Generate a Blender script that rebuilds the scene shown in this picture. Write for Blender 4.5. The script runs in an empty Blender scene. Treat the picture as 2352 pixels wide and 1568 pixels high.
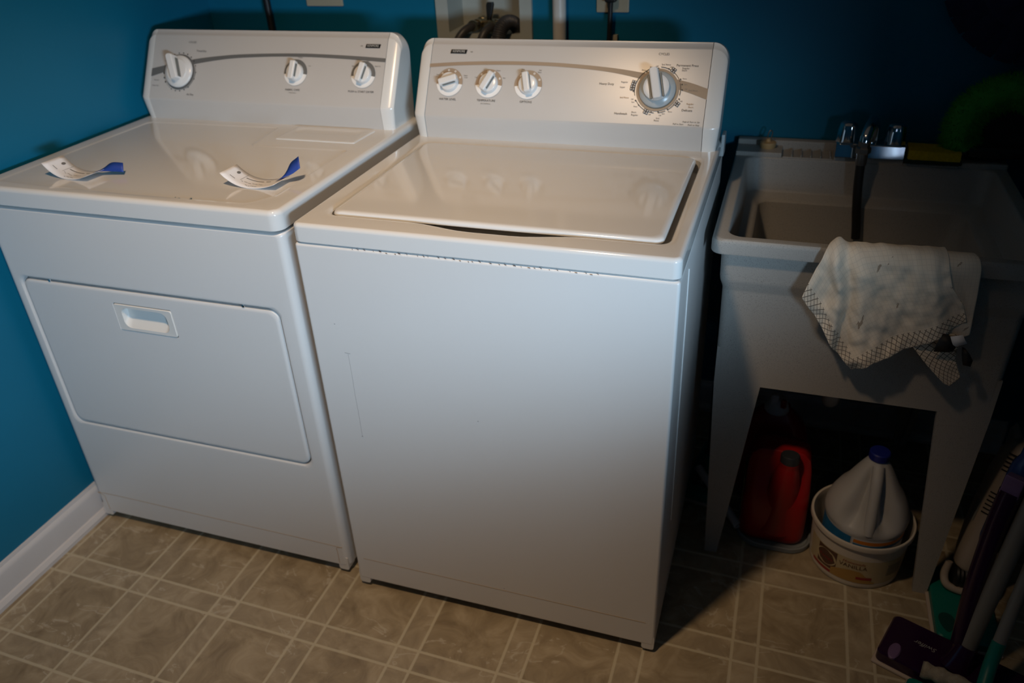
import bpy, bmesh, math, random
from mathutils import Vector, Matrix, noise
random.seed(7)
PI = math.pi
sc = bpy.context.scene
COL = sc.collection

# ------------------------------------------------------------------ camera
def cam_setup():
    cd = bpy.data.cameras.new('camera'); o = bpy.data.objects.new('camera', cd); COL.objects.link(o)
    r = Vector((0.94858605, 0.31362628, -0.04269741)); u = Vector((-0.12548807, 0.49648333, 0.85892785)); f = r.cross(u) * -1
    m = Matrix((r, u, -f)).transposed().to_4x4(); m.translation = (0.80628, -1.11599, 1.42456)
    o.matrix_world = m
    cd.sensor_width = 36; cd.lens = 1824.43 * 36 / 2352; cd.clip_start = .02
    cd.dof.use_dof = True; cd.dof.focus_distance = 1.40; cd.dof.aperture_fstop = 3.0
    sc.camera = o
cam_setup()

# ------------------------------------------------------------------ world, lights, exposure
w = bpy.data.worlds.new('world'); sc.world = w; w.use_nodes = True
w.node_tree.nodes['Background'].inputs[0].default_value = (.55, .7, 1, 1)
w.node_tree.nodes['Background'].inputs[1].default_value = .6
sc.view_settings.view_transform = 'Standard'; sc.view_settings.look = 'None'
sc.view_settings.gamma = 1; sc.view_settings.use_curve_mapping = False
sc.view_settings.exposure = 0.0

def look(o, target):
    d = Vector(target) - o.location
    o.rotation_euler = d.to_track_quat('-Z', 'Y').to_euler()
# warm ceiling lamp (recessed can)
ld = bpy.data.lights.new('ceiling_lamp_light', 'SPOT'); lo = bpy.data.objects.new('ceiling_lamp_light', ld); COL.objects.link(lo)
ld.energy = 76; ld.color = (1, .69, .42); ld.shadow_soft_size = .06; ld.spot_size = math.radians(79); ld.spot_blend = 1
lo.location = (.24, -.64, 2.33); look(lo, (-.02, -.02, .85))
# cool daylight through the window in the right-hand part of the front wall
wd = bpy.data.lights.new('window_daylight', 'AREA'); wo = bpy.data.objects.new('window_daylight', wd); COL.objects.link(wo)
wd.shape = 'RECTANGLE'; wd.size = .9; wd.size_y = .50; wd.energy = 45; wd.color = (.55, .78, 1); wd.spread = math.radians(82)
wo.location = (2.35, -2.55, 1.255); look(wo, (-1.10, 0.0, .80))

# ------------------------------------------------------------------ materials
M = {}
def mat(name, col, rough=.5, metal=0, var=.04, scale=12, bump=0, bscale=200, coat=0, spec=.5, trans=0, sss=0):
    m = bpy.data.materials.new(name); m.use_nodes = True; nt = m.node_tree; N = nt.nodes; b = N['Principled BSDF']
    b.inputs['Roughness'].default_value = rough; b.inputs['Metallic'].default_value = metal
    b.inputs['Coat Weight'].default_value = coat; b.inputs['Coat Roughness'].default_value = .06
    b.inputs['Specular IOR Level'].default_value = spec; b.inputs['Transmission Weight'].default_value = trans
    tc = N.new('ShaderNodeTexCoord'); nz = N.new('ShaderNodeTexNoise'); nz.inputs['Scale'].default_value = scale; nz.inputs['Detail'].default_value = 3
    nt.links.new(tc.outputs['Object'], nz.inputs['Vector'])
    mx = N.new('ShaderNodeMix'); mx.data_type = 'RGBA'
    mx.inputs[6].default_value = tuple(c * (1 - var) for c in col) + (1,); mx.inputs[7].default_value = tuple(min(1, c * (1 + var)) for c in col) + (1,)
    nt.links.new(nz.outputs['Fac'], mx.inputs[0]); nt.links.new(mx.outputs[2], b.inputs['Base Color'])
    if bump:
        n2 = N.new('ShaderNodeTexNoise'); n2.inputs['Scale'].default_value = bscale; n2.inputs['Detail'].default_value = 2
        nt.links.new(tc.outputs['Object'], n2.inputs['Vector'])
        bp = N.new('ShaderNodeBump'); bp.inputs['Strength'].default_value = bump; bp.inputs['Distance'].default_value = .002
        nt.links.new(n2.outputs['Fac'], bp.inputs['Height']); nt.links.new(bp.outputs['Normal'], b.inputs['Normal'])
    M[name] = m; return m

mat('enamel', (.74, .74, .73), .10, var=.01, coat=.3)
mat('enamel_matte', (.72, .72, .715), .33, var=.01, bump=.03, bscale=900)
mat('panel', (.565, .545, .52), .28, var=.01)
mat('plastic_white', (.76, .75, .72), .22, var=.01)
mat('knob_white', (.80, .80, .79), .22, var=.01)
mat('knob_grey', (.16, .17, .16), .4)
mat('skirt_grey', (.50, .54, .55), .25)
mat('swoosh_tan', (.36, .27, .19), .45)
mat('swoosh_grey', (.15, .15, .145), .45)
mat('print_dark', (.05, .05, .05), .5)
mat('print_grey', (.16, .155, .15), .5)
mat('print_orange', (.45, .26, .12), .5)
mat('print_white', (.85, .85, .84), .4)
mat('badge', (.02, .02, .02), .25)
mat('badge_text', (.55, .55, .53), .3)
mat('gap_shade', (.015, .015, .015), .7)
mat('rust', (.10, .05, .03), .8, var=.5, scale=300)
mat('tan_line', (.45, .33, .20), .6)
mat('scuff', (.46, .46, .46), .6)
mat('blue_mark', (.05, .16, .28), .6)
mat('paint_blue', (.004, .148, .262), .42, var=.05, scale=6, bump=.06, bscale=160, spec=.3)
mat('trim_white', (.62, .62, .64), .4, var=.04)
mat('ceiling_white', (.75, .74, .71), .8)
mat('paper', (.78, .78, .80), .6)
mat('tape_blue', (.01, .045, .27), .55)
mat('black_rubber', (.012, .012, .012), .45)
mat('black_cord', (.01, .01, .011), .5)
mat('plate_beige', (.42, .38, .28), .4)
mat('pvc', (.62, .60, .56), .35)
mat('box_white', (.40, .42, .38), .5)
mat('brass', (.30, .26, .16), .3, metal=1)
mat('hose_grey', (.05, .05, .052), .45)
mat('chrome', (.75, .76, .78), .06, metal=1, var=.01)
mat('dull_metal', (.25, .23, .21), .35, metal=.9)
mat('stopper', (.52, .36, .17), .5)
mat('sponge_yellow', (.62, .43, .01), .9, var=.25, scale=160, bump=.6, bscale=350)
mat('scour', (.01, .03, .018), .95, bump=.6, bscale=500)
mat('red_plastic', (.32, .008, .008), .3, sss=0)
mat('red_dark', (.26, .006, .010), .3)
mat('cap_white', (.62, .62, .63), .4)
mat('cap_black', (.03, .035, .045), .4)
mat('cap_blue', (.01, .02, .22), .35)
mat('jug_milk', (.46, .465, .47), .35, var=.03)
mat('label_olive', (.20, .17, .07), .5, var=.5, scale=45)
mat('label_blue', (.02, .16, .36), .4, var=.3, scale=50)
mat('label_orange', (.65, .22, .02), .4)
mat('label_white', (.55, .58, .62), .4)
mat('pail', (.62, .58, .52), .35)
mat('pail_label', (.50, .42, .26), .4)
mat('pail_brown', (.10, .045, .03), .5)
mat('pail_gold', (.42, .25, .07), .5)
mat('pail_red', (.30, .03, .03), .5)
mat('tray_grey', (.22, .25, .27), .5)
mat('teal', (.0, .16, .13), .4)
mat('teal_dark', (.0, .05, .045), .5)
mat('purple', (.022, .004, .030), .18)
mat('lilac', (.16, .10, .22), .4)
mat('pole_grey', (.20, .20, .185), .4)
mat('vac_cream', (.44, .38, .32), .4)
mat('vac_panel', (.30, .32, .31), .4)
mat('slot', (.008, .008, .008), .8)
mat('pad_grey', (.32, .29, .23), .95, var=.3, scale=120, bump=.6, bscale=300)
mat('pad_pale', (.45, .38, .33), .9)
mat('bottle_blue', (.02, .05, .18), .25)
mat('fuzz_green', (.05, .34, .035), .8, var=.3, scale=60)
mat('strip_blue', (.008, .014, .055), .85, var=.3, scale=60)
mat('black_plastic', (.008, .009, .009), .5)
mat('black_ribbon', (.012, .012, .014), .6)

def speckle_mat():
    m = bpy.data.materials.new('sink_speckle'); m.use_nodes = True; nt = m.node_tree; N = nt.nodes; b = N['Principled BSDF']
    tc = N.new('ShaderNodeTexCoord'); nz = N.new('ShaderNodeTexNoise'); nz.inputs['Scale'].default_value = 700; nz.inputs['Detail'].default_value = 1
    nt.links.new(tc.outputs['Object'], nz.inputs['Vector'])
    cr = N.new('ShaderNodeValToRGB'); e = cr.color_ramp.elements
    e[0].position = .30; e[0].color = (.25, .243, .23, 1); e[1].position = .42; e[1].color = (.40, .39, .365, 1)
    nt.links.new(nz.outputs['Fac'], cr.inputs['Fac']); nt.links.new(cr.outputs['Color'], b.inputs['Base Color'])
    b.inputs['Roughness'].default_value = .5; M['sink'] = m
speckle_mat()

def math_node(nt, op, a, b=None, c=None):
    n = nt.nodes.new('ShaderNodeMath'); n.operation = op
    for i, v in enumerate((a, b, c)):
        if v is None: continue
        if isinstance(v, (int, float)): n.inputs[i].default_value = v
        else: nt.links.new(v, n.inputs[i])
    return n.outputs[0]

def floor_mat():
    m = bpy.data.materials.new('floor_vinyl'); m.use_nodes = True; nt = m.node_tree; N = nt.nodes; L = nt.links; b = N['Principled BSDF']
    g = lambda op, a, b_=None, c=None: math_node(nt, op, a, b_, c)
    tc = N.new('ShaderNodeTexCoord'); sp = N.new('ShaderNodeSeparateXYZ'); L.new(tc.outputs['Object'], sp.inputs[0])
    P = .2277
    X = g('DIVIDE', g('SUBTRACT', sp.outputs[0], -.526), P)
    Y = g('DIVIDE', g('ADD', g('ADD', sp.outputs[1], .131 + .0515), g('MULTIPLY', sp.outputs[0], .018)), P)
    s = .0515 / P
    masks = []; ids = []; strips = []
    for V in (X, Y):
        fr = g('FRACT', V); fl = g('FLOOR', V)
        d0 = g('MINIMUM', fr, g('SUBTRACT', 1, fr)); d1 = g('ABSOLUTE', g('SUBTRACT', fr, s))
        d = g('MINIMUM', d0, d1)
        mr = N.new('ShaderNodeMapRange'); mr.interpolation_type = 'SMOOTHSTEP'
        mr.inputs['From Min'].default_value = .008; mr.inputs['From Max'].default_value = .019
        mr.inputs['To Min'].default_value = 1; mr.inputs['To Max'].default_value = 0
        L.new(d, mr.inputs['Value']); masks.append(mr.outputs[0])
        st = g('LESS_THAN', fr, s); strips.append(st)
        ids.append(g('ADD', g('MULTIPLY', fl, 2), st))
    line = g('MAXIMUM', masks[0], masks[1])
    cv = N.new('ShaderNodeCombineXYZ'); L.new(ids[0], cv.inputs[0]); L.new(ids[1], cv.inputs[1])
    wn = N.new('ShaderNodeTexWhiteNoise'); L.new(cv.outputs[0], wn.inputs['Vector'])
    vm = N.new('ShaderNodeVectorMath'); vm.operation = 'MULTIPLY_ADD'
    L.new(wn.outputs['Color'], vm.inputs[0]); vm.inputs[1].default_value = (20, 20, 20); L.new(tc.outputs['Object'], vm.inputs[2])
    n1 = N.new('ShaderNodeTexNoise'); n1.inputs['Scale'].default_value = 13; n1.inputs['Detail'].default_value = 6; n1.inputs['Roughness'].default_value = .62; n1.inputs['Distortion'].default_value = 1.2
    L.new(vm.outputs[0], n1.inputs['Vector'])
    cr = N.new('ShaderNodeValToRGB'); e = cr.color_ramp.elements
    e[0].position = .28; e[0].color = (.195, .150, .092, 1); e[1].position = .72; e[1].color = (.42, .355, .250, 1)
    k = cr.color_ramp.elements.new(.5); k.color = (.30, .243, .158, 1)
    L.new(n1.outputs['Fac'], cr.inputs['Fac'])
    # pale veins
    mp = N.new('ShaderNodeMapping'); mp.inputs['Scale'].default_value = (1, 1.9, 1); mp.inputs['Rotation'].default_value = (0, 0, .7)
    L.new(vm.outputs[0], mp.inputs['Vector'])
    n2 = N.new('ShaderNodeTexNoise'); n2.inputs['Scale'].default_value = 4.2; n2.inputs['Detail'].default_value = 4; n2.inputs['Distortion'].default_value = .9
    L.new(mp.outputs[0], n2.inputs['Vector'])
    va = g('ABSOLUTE', g('SUBTRACT', n2.outputs['Fac'], .56))
    vr = N.new('ShaderNodeMapRange'); vr.inputs['From Min'].default_value = 0; vr.inputs['From Max'].default_value = .010; vr.inputs['To Min'].default_value = .55; vr.inputs['To Max'].default_value = 0
    L.new(va, vr.inputs['Value'])
    brk = g('GREATER_THAN', n1.outputs['Fac'], .48)
    vein = g('MULTIPLY', vr.outputs[0], brk)
    m1 = N.new('ShaderNodeMix'); m1.data_type = 'RGBA'; L.new(vein, m1.inputs[0]); L.new(cr.outputs[0], m1.inputs[6]); m1.inputs[7].default_value = (.50, .46, .38, 1)
    # strips a little paler
    st2 = g('MULTIPLY', g('MAXIMUM', strips[0], strips[1]), .10)
    m2 = N.new('ShaderNodeMix'); m2.data_type = 'RGBA'; L.new(st2, m2.inputs[0]); L.new(m1.outputs[2], m2.inputs[6]); m2.inputs[7].default_value = (.5, .46, .38, 1)
    m3 = N.new('ShaderNodeMix'); m3.data_type = 'RGBA'; L.new(g('MULTIPLY', line, .8), m3.inputs[0]); L.new(m2.outputs[2], m3.inputs[6]); m3.inputs[7].default_value = (.50, .455, .34, 1)
    L.new(m3.outputs[2], b.inputs['Base Color'])
    b.inputs['Roughness'].default_value = .38
    bp = N.new('ShaderNodeBump'); bp.inputs['Strength'].default_value = .25; bp.inputs['Distance'].default_value = .001
    L.new(g('SUBTRACT', n1.outputs['Fac'], line), bp.inputs['Height']); L.new(bp.outputs[0], b.inputs['Normal'])
    M['floor'] = m
floor_mat()

def cloth_mat(name, border, pitch, bg=(.90, .79, .64)):
    m = bpy.data.materials.new(name); m.use_nodes = True; nt = m.node_tree; N = nt.nodes; L = nt.links; b = N['Principled BSDF']
    g = lambda op, a, b_=None, c=None: math_node(nt, op, a, b_, c)
    uv = N.new('ShaderNodeUVMap'); sp = N.new('ShaderNodeSeparateXYZ'); L.new(uv.outputs[0], sp.inputs[0])
    U, V = sp.outputs[0], sp.outputs[1]
    def lines(a, p, w_):
        fr = g('FRACT', g('DIVIDE', a, p)); d = g('MINIMUM', fr, g('SUBTRACT', 1, fr)); return g('LESS_THAN', d, w_)
    grid = g('MULTIPLY', g('MAXIMUM', lines(U, .0068, .06), lines(V, .0068, .06)), .15)
    diag = g('MAXIMUM', lines(g('ADD', U, V), pitch, .07), lines(g('SUBTRACT', U, V), pitch, .07))
    edge = g('LESS_THAN', g('MINIMUM', U, V), border)
    lat = g('MULTIPLY', g('MULTIPLY', diag, edge), .85)
    nz = N.new('ShaderNodeTexNoise'); nz.inputs['Scale'].default_value = 14; nz.inputs['Detail'].default_value = 4
    L.new(uv.outputs[0], nz.inputs['Vector'])
    cr = N.new('ShaderNodeValToRGB'); e = cr.color_ramp.elements
    e[0].position = .35; e[0].color = tuple(c * .86 for c in bg) + (1,); e[1].position = .65; e[1].color = tuple(c * 1.08 for c in bg) + (1,)
    L.new(nz.outputs['Fac'], cr.inputs['Fac'])
    # brown streaky stains with a shape of their own
    mp = N.new('ShaderNodeMapping'); mp.vector_type = 'TEXTURE'; mp.inputs['Scale'].default_value = (1, .36, 1); mp.inputs['Rotation'].default_value = (0, 0, .90)
    L.new(uv.outputs[0], mp.inputs[0])
    n2 = N.new('ShaderNodeTexNoise'); n2.inputs['Scale'].default_value = 14; n2.inputs['Detail'].default_value = 6; n2.inputs['Roughness'].default_value = .6; L.new(mp.outputs[0], n2.inputs['Vector'])
    stn = g('MULTIPLY', g('GREATER_THAN', n2.outputs['Fac'], .662), .62)
    m1 = N.new('ShaderNodeMix'); m1.data_type = 'RGBA'; L.new(grid, m1.inputs[0]); L.new(cr.outputs[0], m1.inputs[6]); m1.inputs[7].default_value = (.25, .22, .18, 1)
    m2 = N.new('ShaderNodeMix'); m2.data_type = 'RGBA'; L.new(lat, m2.inputs[0]); L.new(m1.outputs[2], m2.inputs[6]); m2.inputs[7].default_value = (.07, .05, .035, 1)
    m3 = N.new('ShaderNodeMix'); m3.data_type = 'RGBA'; L.new(stn, m3.inputs[0]); L.new(m2.outputs[2], m3.inputs[6]); m3.inputs[7].default_value = (.20, .11, .05, 1)
    L.new(m3.outputs[2], b.inputs['Base Color']); b.inputs['Roughness'].default_value = .9; b.inputs['Specular IOR Level'].default_value = .2
    M[name] = m
cloth_mat('cloth', .024, .0110)
cloth_mat('cloth_lattice', 9, .013)
cloth_mat('cloth_plain', -1, .0125)

# ------------------------------------------------------------------ mesh helpers
def link(name, me, material, parent=None):
    o = bpy.data.objects.new(name, me); COL.objects.link(o)
    if material:
        if isinstance(material, str): material = M[material]
        me.materials.append(material)
    if parent is not None:
        o.parent = parent
        if parent.parent is None: o.matrix_parent_inverse = Matrix.Translation(-parent.location)
    return o
def obj(name, bm, material, parent=None, angle=38, smooth=True, wn=True):
    bmesh.ops.remove_doubles(bm, verts=bm.verts, dist=1e-6)
    bmesh.ops.recalc_face_normals(bm, faces=bm.faces)
    me = bpy.data.meshes.new(name); bm.to_mesh(me); bm.free()
    if smooth:
        me.polygons.foreach_set('use_smooth', [True] * len(me.polygons))
        me.set_sharp_from_angle(angle=math.radians(angle))
    o = link(name, me, material, parent)
    if wn and smooth:
        md = o.modifiers.new('normals', 'WEIGHTED_NORMAL'); md.keep_sharp = True
    return o
def thing(name, loc, label, cat, group=None):
    o = bpy.data.objects.new(name, None); o.location = loc; o.empty_display_size = .05; COL.objects.link(o)
    return tag(o, label, cat, group)
def tag(o, label, cat, group=None):
    o['label'] = label; o['category'] = cat
    if group: o['group'] = group
    return o
def struct(o): o['kind'] = 'structure'; return o
def merge(bm, t):
    me = bpy.data.meshes.new('t'); t.to_mesh(me); t.free(); bm.from_mesh(me); bpy.data.meshes.remove(me)
def box(bm, x0, x1, y0, y1, z0, z1, bev=0, seg=3, mtx=None):
    t = bmesh.new(); bmesh.ops.create_cube(t, size=1)
    for v in t.verts: v.co = Vector(((x0 + x1) / 2 + v.co.x * (x1 - x0), (y0 + y1) / 2 + v.co.y * (y1 - y0), (z0 + z1) / 2 + v.co.z * (z1 - z0)))
    if bev: bmesh.ops.bevel(t, geom=list(t.edges), offset=bev, segments=seg, affect='EDGES', profile=.5, clamp_overlap=True)
    if mtx is not None: bmesh.ops.transform(t, matrix=mtx, verts=t.verts)
    merge(bm, t)
def loft(bm, loops, cap0=False, cap1=False, closed=True):
    R = [[bm.verts.new(p) for p in lp] for lp in loops]
    n = len(R[0])
    for a, b in zip(R, R[1:]):
        for i in range(n if closed else n - 1):
            j = (i + 1) % n; bm.faces.new((a[i], a[j], b[j], b[i]))
    if cap0: bm.faces.new(R[0][::-1])
    if cap1: bm.faces.new(R[-1])
    return R
def rr(x0, x1, y0, y1, r, nc=6, ns=10):
    pts = []
    r = max(r, 1e-5)
    cs = [(x1 - r, y0 + r, -PI / 2), (x1 - r, y1 - r, 0), (x0 + r, y1 - r, PI / 2), (x0 + r, y0 + r, PI)]
    corners = [[(cx + r * math.cos(a + PI / 2 * k / nc), cy + r * math.sin(a + PI / 2 * k / nc)) for k in range(nc + 1)] for cx, cy, a in cs]
    for i in range(4):
        pts += corners[i]
        a = corners[i][-1]; b = corners[(i + 1) % 4][0]
        pts += [(a[0] + (b[0] - a[0]) * k / ns, a[1] + (b[1] - a[1]) * k / ns) for k in range(1, ns)]
    return pts
def xy(p, z): return [(a, b, z) for a, b in p]
def xz(p, y): return [(a, y, b) for a, b in p]
def lathe(bm, prof, seg=32, mtx=None, cap0=True, cap1=True):
    t = bmesh.new()
    loft(t, [[(r * math.cos(2 * PI * k / seg), r * math.sin(2 * PI * k / seg), z) for k in range(seg)] for r, z in prof], cap0, cap1)
    if mtx is not None: bmesh.ops.transform(t, matrix=mtx, verts=t.verts)
    merge(bm, t)
def spline(pts, n=8):
    P = [Vector(p) for p in pts]; P = [P[0] * 2 - P[1]] + P + [P[-1] * 2 - P[-2]]; out = []
    for i in range(1, len(P) - 2):
        for k in range(n):
            t = k / n; a, b, c, d = P[i - 1:i + 3]
            out.append(.5 * ((2 * b) + (c - a) * t + (2 * a - 5 * b + 4 * c - d) * t * t + (3 * b - a - 3 * c + d) * t ** 3))
    out.append(P[-2]); return out
def tube(bm, pts, r, seg=12, smooth=8, caps=True):
    P = spline(pts, smooth) if smooth else [Vector(p) for p in pts]
    n = len(P); up = None; loops = []
    for i, p in enumerate(P):
        t = (P[min(i + 1, n - 1)] - P[max(i - 1, 0)]).normalized()
        if up is None:
            up = t.orthogonal().normalized()
        else: up = (up - t * up.dot(t)).normalized()
        s = t.cross(up); ri = r(i / (n - 1)) if callable(r) else r
        loops.append([tuple(p + (up * math.cos(2 * PI * k / seg) + s * math.sin(2 * PI * k / seg)) * ri) for k in range(seg)])
    loft(bm, loops, caps, caps)
def flat(bm, pts3): bm.faces.new([bm.verts.new(p) for p in pts3])
def fill(bm, loops):
    es = []
    for lp in loops:
        vs = [bm.verts.new(p) for p in lp]
        es += [bm.edges.new((vs[i], vs[(i + 1) % len(vs)])) for i in range(len(vs))]
    bmesh.ops.triangle_fill(bm, use_beauty=True, use_dissolve=False, edges=es)
def frame(O, U, V, N, ang=0):
    U, V, N = Vector(U), Vector(V), Vector(N); c, s = math.cos(ang), math.sin(ang)
    m = Matrix((U * c + V * s, V * c - U * s, N)).transposed().to_4x4(); m.translation = O; return m
def text_bm(bm, body, size, mtx, align='CENTER', shear=0, sx=1):
    cu = bpy.data.curves.new('t', 'FONT'); cu.body = body; cu.size = size; cu.align_x = align; cu.align_y = 'CENTER'; cu.shear = shear; cu.resolution_u = 2
    o = bpy.data.objects.new('t', cu); COL.objects.link(o)
    dg = bpy.context.evaluated_depsgraph_get(); me = bpy.data.meshes.new_from_object(o.evaluated_get(dg))
    me.transform(mtx @ Matrix.Diagonal((sx, 1, 1, 1))); bm.from_mesh(me)
    bpy.data.meshes.remove(me); bpy.data.objects.remove(o); bpy.data.curves.remove(cu)
def ring(bm, mtx, r0, r1, a0, a1, n=40, h=0):
    P = [(math.cos(math.radians(a0 + (a1 - a0) * k / n)), math.sin(math.radians(a0 + (a1 - a0) * k / n))) for k in range(n + 1)]
    A = [bm.verts.new(mtx @ Vector((c * r0, s * r0, h))) for c, s in P]; B = [bm.verts.new(mtx @ Vector((c * r1, s * r1, h))) for c, s in P]
    for i in range(n): bm.faces.new((A[i], B[i], B[i + 1], A[i + 1]))
def disc(bm, mtx, r, n=16, h=0): bm.faces.new([bm.verts.new(mtx @ Vector((r * math.cos(2 * PI * k / n), r * math.sin(2 * PI * k / n), h))) for k in range(n)])
def smooth01(t): t = max(0, min(1, t)); return t * t * (3 - 2 * t)

# ------------------------------------------------------------------ the room
YB, XL, XR, YF, H = .92, -.790, 1.50, -2.2, 2.4
bm = bmesh.new(); box(bm, XL - .1, XR + .1, YF - .1, YB + .12, -.06, 0); struct(obj('floor', bm, 'floor', smooth=False))
bm = bmesh.new(); box(bm, XL - .1, XR + .1, YF - .1, YB + .12, H, H + .06); struct(obj('ceiling', bm, 'ceiling_white', smooth=False))
bm = bmesh.new(); box(bm, XL - .1, XL, YF - .1, YB + .12, 0, H); struct(obj('wall_left', bm, 'paint_blue', smooth=False))
HX0, HX1, HZ0, HZ1 = -.060, .150, 1.058, 1.262
bm = bmesh.new()
box(bm, XL, HX0, YB, YB + .12, 0, H); box(bm, HX1, XR, YB, YB + .12, 0, H); box(bm, HX0, HX1, YB, YB + .12, 0, HZ0); box(bm, HX0, HX1, YB, YB + .12, HZ1, H)
struct(obj('wall_back', bm, 'paint_blue', smooth=False))
# right wall with the window the daylight comes through
WY0, WY1, WZ0, WZ1 = -2.05, -.84, .955, 1.95
bm = bmesh.new()
box(bm, XR, XR + .1, YF - .1, WY0, 0, H); box(bm, XR, XR + .1, WY1, YB + .12, 0, H); box(bm, XR, XR + .1, WY0, WY1, 0, WZ0); box(bm, XR, XR + .1, WY0, WY1, WZ1, H)
struct(obj('wall_right', bm, 'paint_blue', smooth=False))
bm = bmesh.new(); box(bm, XL, XR, YF - .1, YF, 0, H); struct(obj('wall_front', bm, 'paint_blue', smooth=False))
bm = bmesh.new()
for a, b, c, d in ((WY0, WY0 + .04, WZ0, WZ1), (WY1 - .04, WY1, WZ0, WZ1), (WY0 + .04, WY1 - .04, WZ0, WZ0 + .04), (WY0 + .04, WY1 - .04, WZ1 - .04, WZ1)): box(bm, XR + .04, XR + .1, a, b, c, d, .004, 1)
struct(obj('window_1', bm, 'trim_white'))
BZ = 1.195  # blind added out of view to keep daylight off consoles and back wall
bb_ = thing('daylight_blocker', (XR + .02, (WY0 + WY1) / 2, BZ), 'added white roller blind, out of view, that cuts the daylight through the window', 'light blocker')
bm = bmesh.new(); box(bm, XR + .018, XR + .021, WY0 + .042, WY1 - .042, BZ, WZ1 - .045); obj('blocker_sheet', bm, 'ceiling_white', bb_)
bm = bmesh.new(); box(bm, XR + .012, XR + .027, WY0 + .042, WY1 - .042, BZ - .02, BZ, .004, 2); obj('blocker_bar', bm, 'trim_white', bb_)
def baseboard(name, p0, p1, inward):
    # moulded profile: (out, height)
    prof = [(0, 0), (.024, 0), (.024, .010), (.018, .020), (.014, .022), (.014, .075), (.010, .084), (.006, .088), (.005, .095), (0, .096)]
    bm = bmesh.new(); n = Vector(inward)
    loft(bm, [[tuple(Vector(p) + n * a + Vector((0, 0, b))) for a, b in prof] for p in (p0, p1)], True, True)
    struct(obj(name, bm, 'trim_white', angle=25))
baseboard('baseboard_left', (XL, YF, 0), (XL, YB, 0), (1, 0, 0))
baseboard('baseboard_back', (XL + .024, YB, 0), (XR - .024, YB, 0), (0, -1, 0))
baseboard('baseboard_right', (XR, YF, 0), (XR, YB, 0), (-1, 0, 0))

# ceiling fitting that holds the warm lamp
t = thing('ceiling_lamp', (.24, -.64, H), 'round white recessed ceiling lamp above the appliances', 'lamp')
bm = bmesh.new(); lathe(bm, [(.10, 0), (.10, -.012), (.085, -.02), (.08, -.012), (.08, 0)], 40, Matrix.Translation((.24, -.64, H)), False, False); obj('trim_ring', bm, 'ceiling_white', t)

# ------------------------------------------------------------------ machines
def deck_round(outer, z0, z1, r, steps=5):
    x0, x1, y0, y1, rc = outer; out = []
    for k in range(steps + 1):
        a = PI / 2 * k / steps; i = r * (1 - math.cos(a))
        out.append(xy(rr(x0 + i, x1 - i, y0 + i, y1 - i, max(rc - i, .002), 6, 24), z1 - r + r * math.sin(a)))
    return [xy(rr(x0 + .002, x1 - .002, y0 + .002, y1 - .002, rc, 6, 24), z0), xy(rr(x0, x1, y0, y1, rc, 6, 24), z0 + .002)] + out

def console(par, x0, x1, yk, zk, yt, zt, zb, ybk, capw0, capw1, tall=.030):
    """cap / panel / cap, profile in y-z; the panel face runs from the kink (yk,zk) up to (yt,zt)"""
    e = Vector((0, yt - yk, zt - zk)); Lp = e.length; e.normalize(); n = Vector((0, -e.z, e.y))
    top = Vector((0, yt, zt))
    prof = [(yk + .005, zb), (yk, zk - .004), (yk + .001, zk + .003)]
    p1 = Vector((0, yk, zk)) + e * (Lp - .006); prof.append((p1.y, p1.z))
    for k in range(1, 6):
        a = (k / 5) * (PI / 2 + math.atan2(-n.y, n.z) * 0 + .0)
        prof.append((p1.y + .010 * math.sin(a) * .9 + .003 * k / 5, p1.z + .006 * (1 - math.cos(a)) + .006 * math.sin(a)))
    prof += [(ybk - .012, zt + .003), (ybk - .003, zt - .004), (ybk, zt - .016), (ybk, zb)]
    bm = bmesh.new()
    ins = .0012
    loft(bm, [[(x, y + (ins if y < yk + .06 and z < zt else 0), z) for y, z in prof] for x in (x0 + capw0 + .0012, x1 - capw1 - .0012)], True, True)
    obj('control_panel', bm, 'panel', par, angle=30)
    for side in (0, 1):
        bm = bmesh.new(); loops = []; cw = (capw0, capw1)[side]
        for k in range(11):
            th = PI / 2 * k / 10; s_, c_ = math.sin(th), 1 - math.cos(th)
            x = (x0 + cw - cw * s_) if side == 0 else (x1 - cw + cw * s_)
            lp = []
            for y, z in prof:
                wt = max(0, (z - zk) / (zt - zk)) ** 2.2; wf = 1 if y < (yk + ybk) / 2 else -.5
                tx = .005 * max(0, (zk - z) / (zk - zb)) * (1 if side == 0 else -1) * s_
                lp.append((x + tx, y + .012 * c_ * wf, z - tall * c_ * wt))
            loops.append(lp)
        loft(bm, [[(p[0], p[1] + .001, p[2]) for p in loops[0]]] + loops, True, True)
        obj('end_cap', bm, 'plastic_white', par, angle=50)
    return Vector((0, yk, zk)), e, n

def small_knob(par, mt, ang, s=1.0):
    """mt: panel frame at the knob centre"""
    m = mt @ Matrix.Rotation(-math.radians(ang), 4, 'Z')
    bm = bmesh.new(); lathe(bm, [(.0215, .0012), (.0218, .003), (.0212, .007), (.0200, .0105), (.0185, .0118), (.012, .0125), (.0001, .0125)], 40, m, True, False)
    k = obj('knob', bm, 'knob_white', par, angle=50)
    bm = bmesh.new(); box(bm, -.0075, .0075, -.0205, .0235, .008, .0235, .0035, 4, m); obj('grip', bm, 'knob_white', k, angle=50)
    bm = bmesh.new()
    for sx in (-1, 1): box(bm, sx * .0068 - .0017, sx * .0068 + .0017, -.013, .017, .0125, .0195, .001, 2, m)
    obj('grip_inset', bm, 'knob_grey', k)
    return k
def knob_print(par, mt, dark, r0=.0205, r1=.0310):
    bm = bmesh.new(); ring(bm, mt, r0, r1, -8, 188, 40, .0018); obj('dial_arc', bm, dark, par, smooth=False)
    bm = bmesh.new(); ring(bm, mt, r0, r1, 188, 352, 40, .0018); obj('dial_arc', bm, 'print_white', par, smooth=False)

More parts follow.
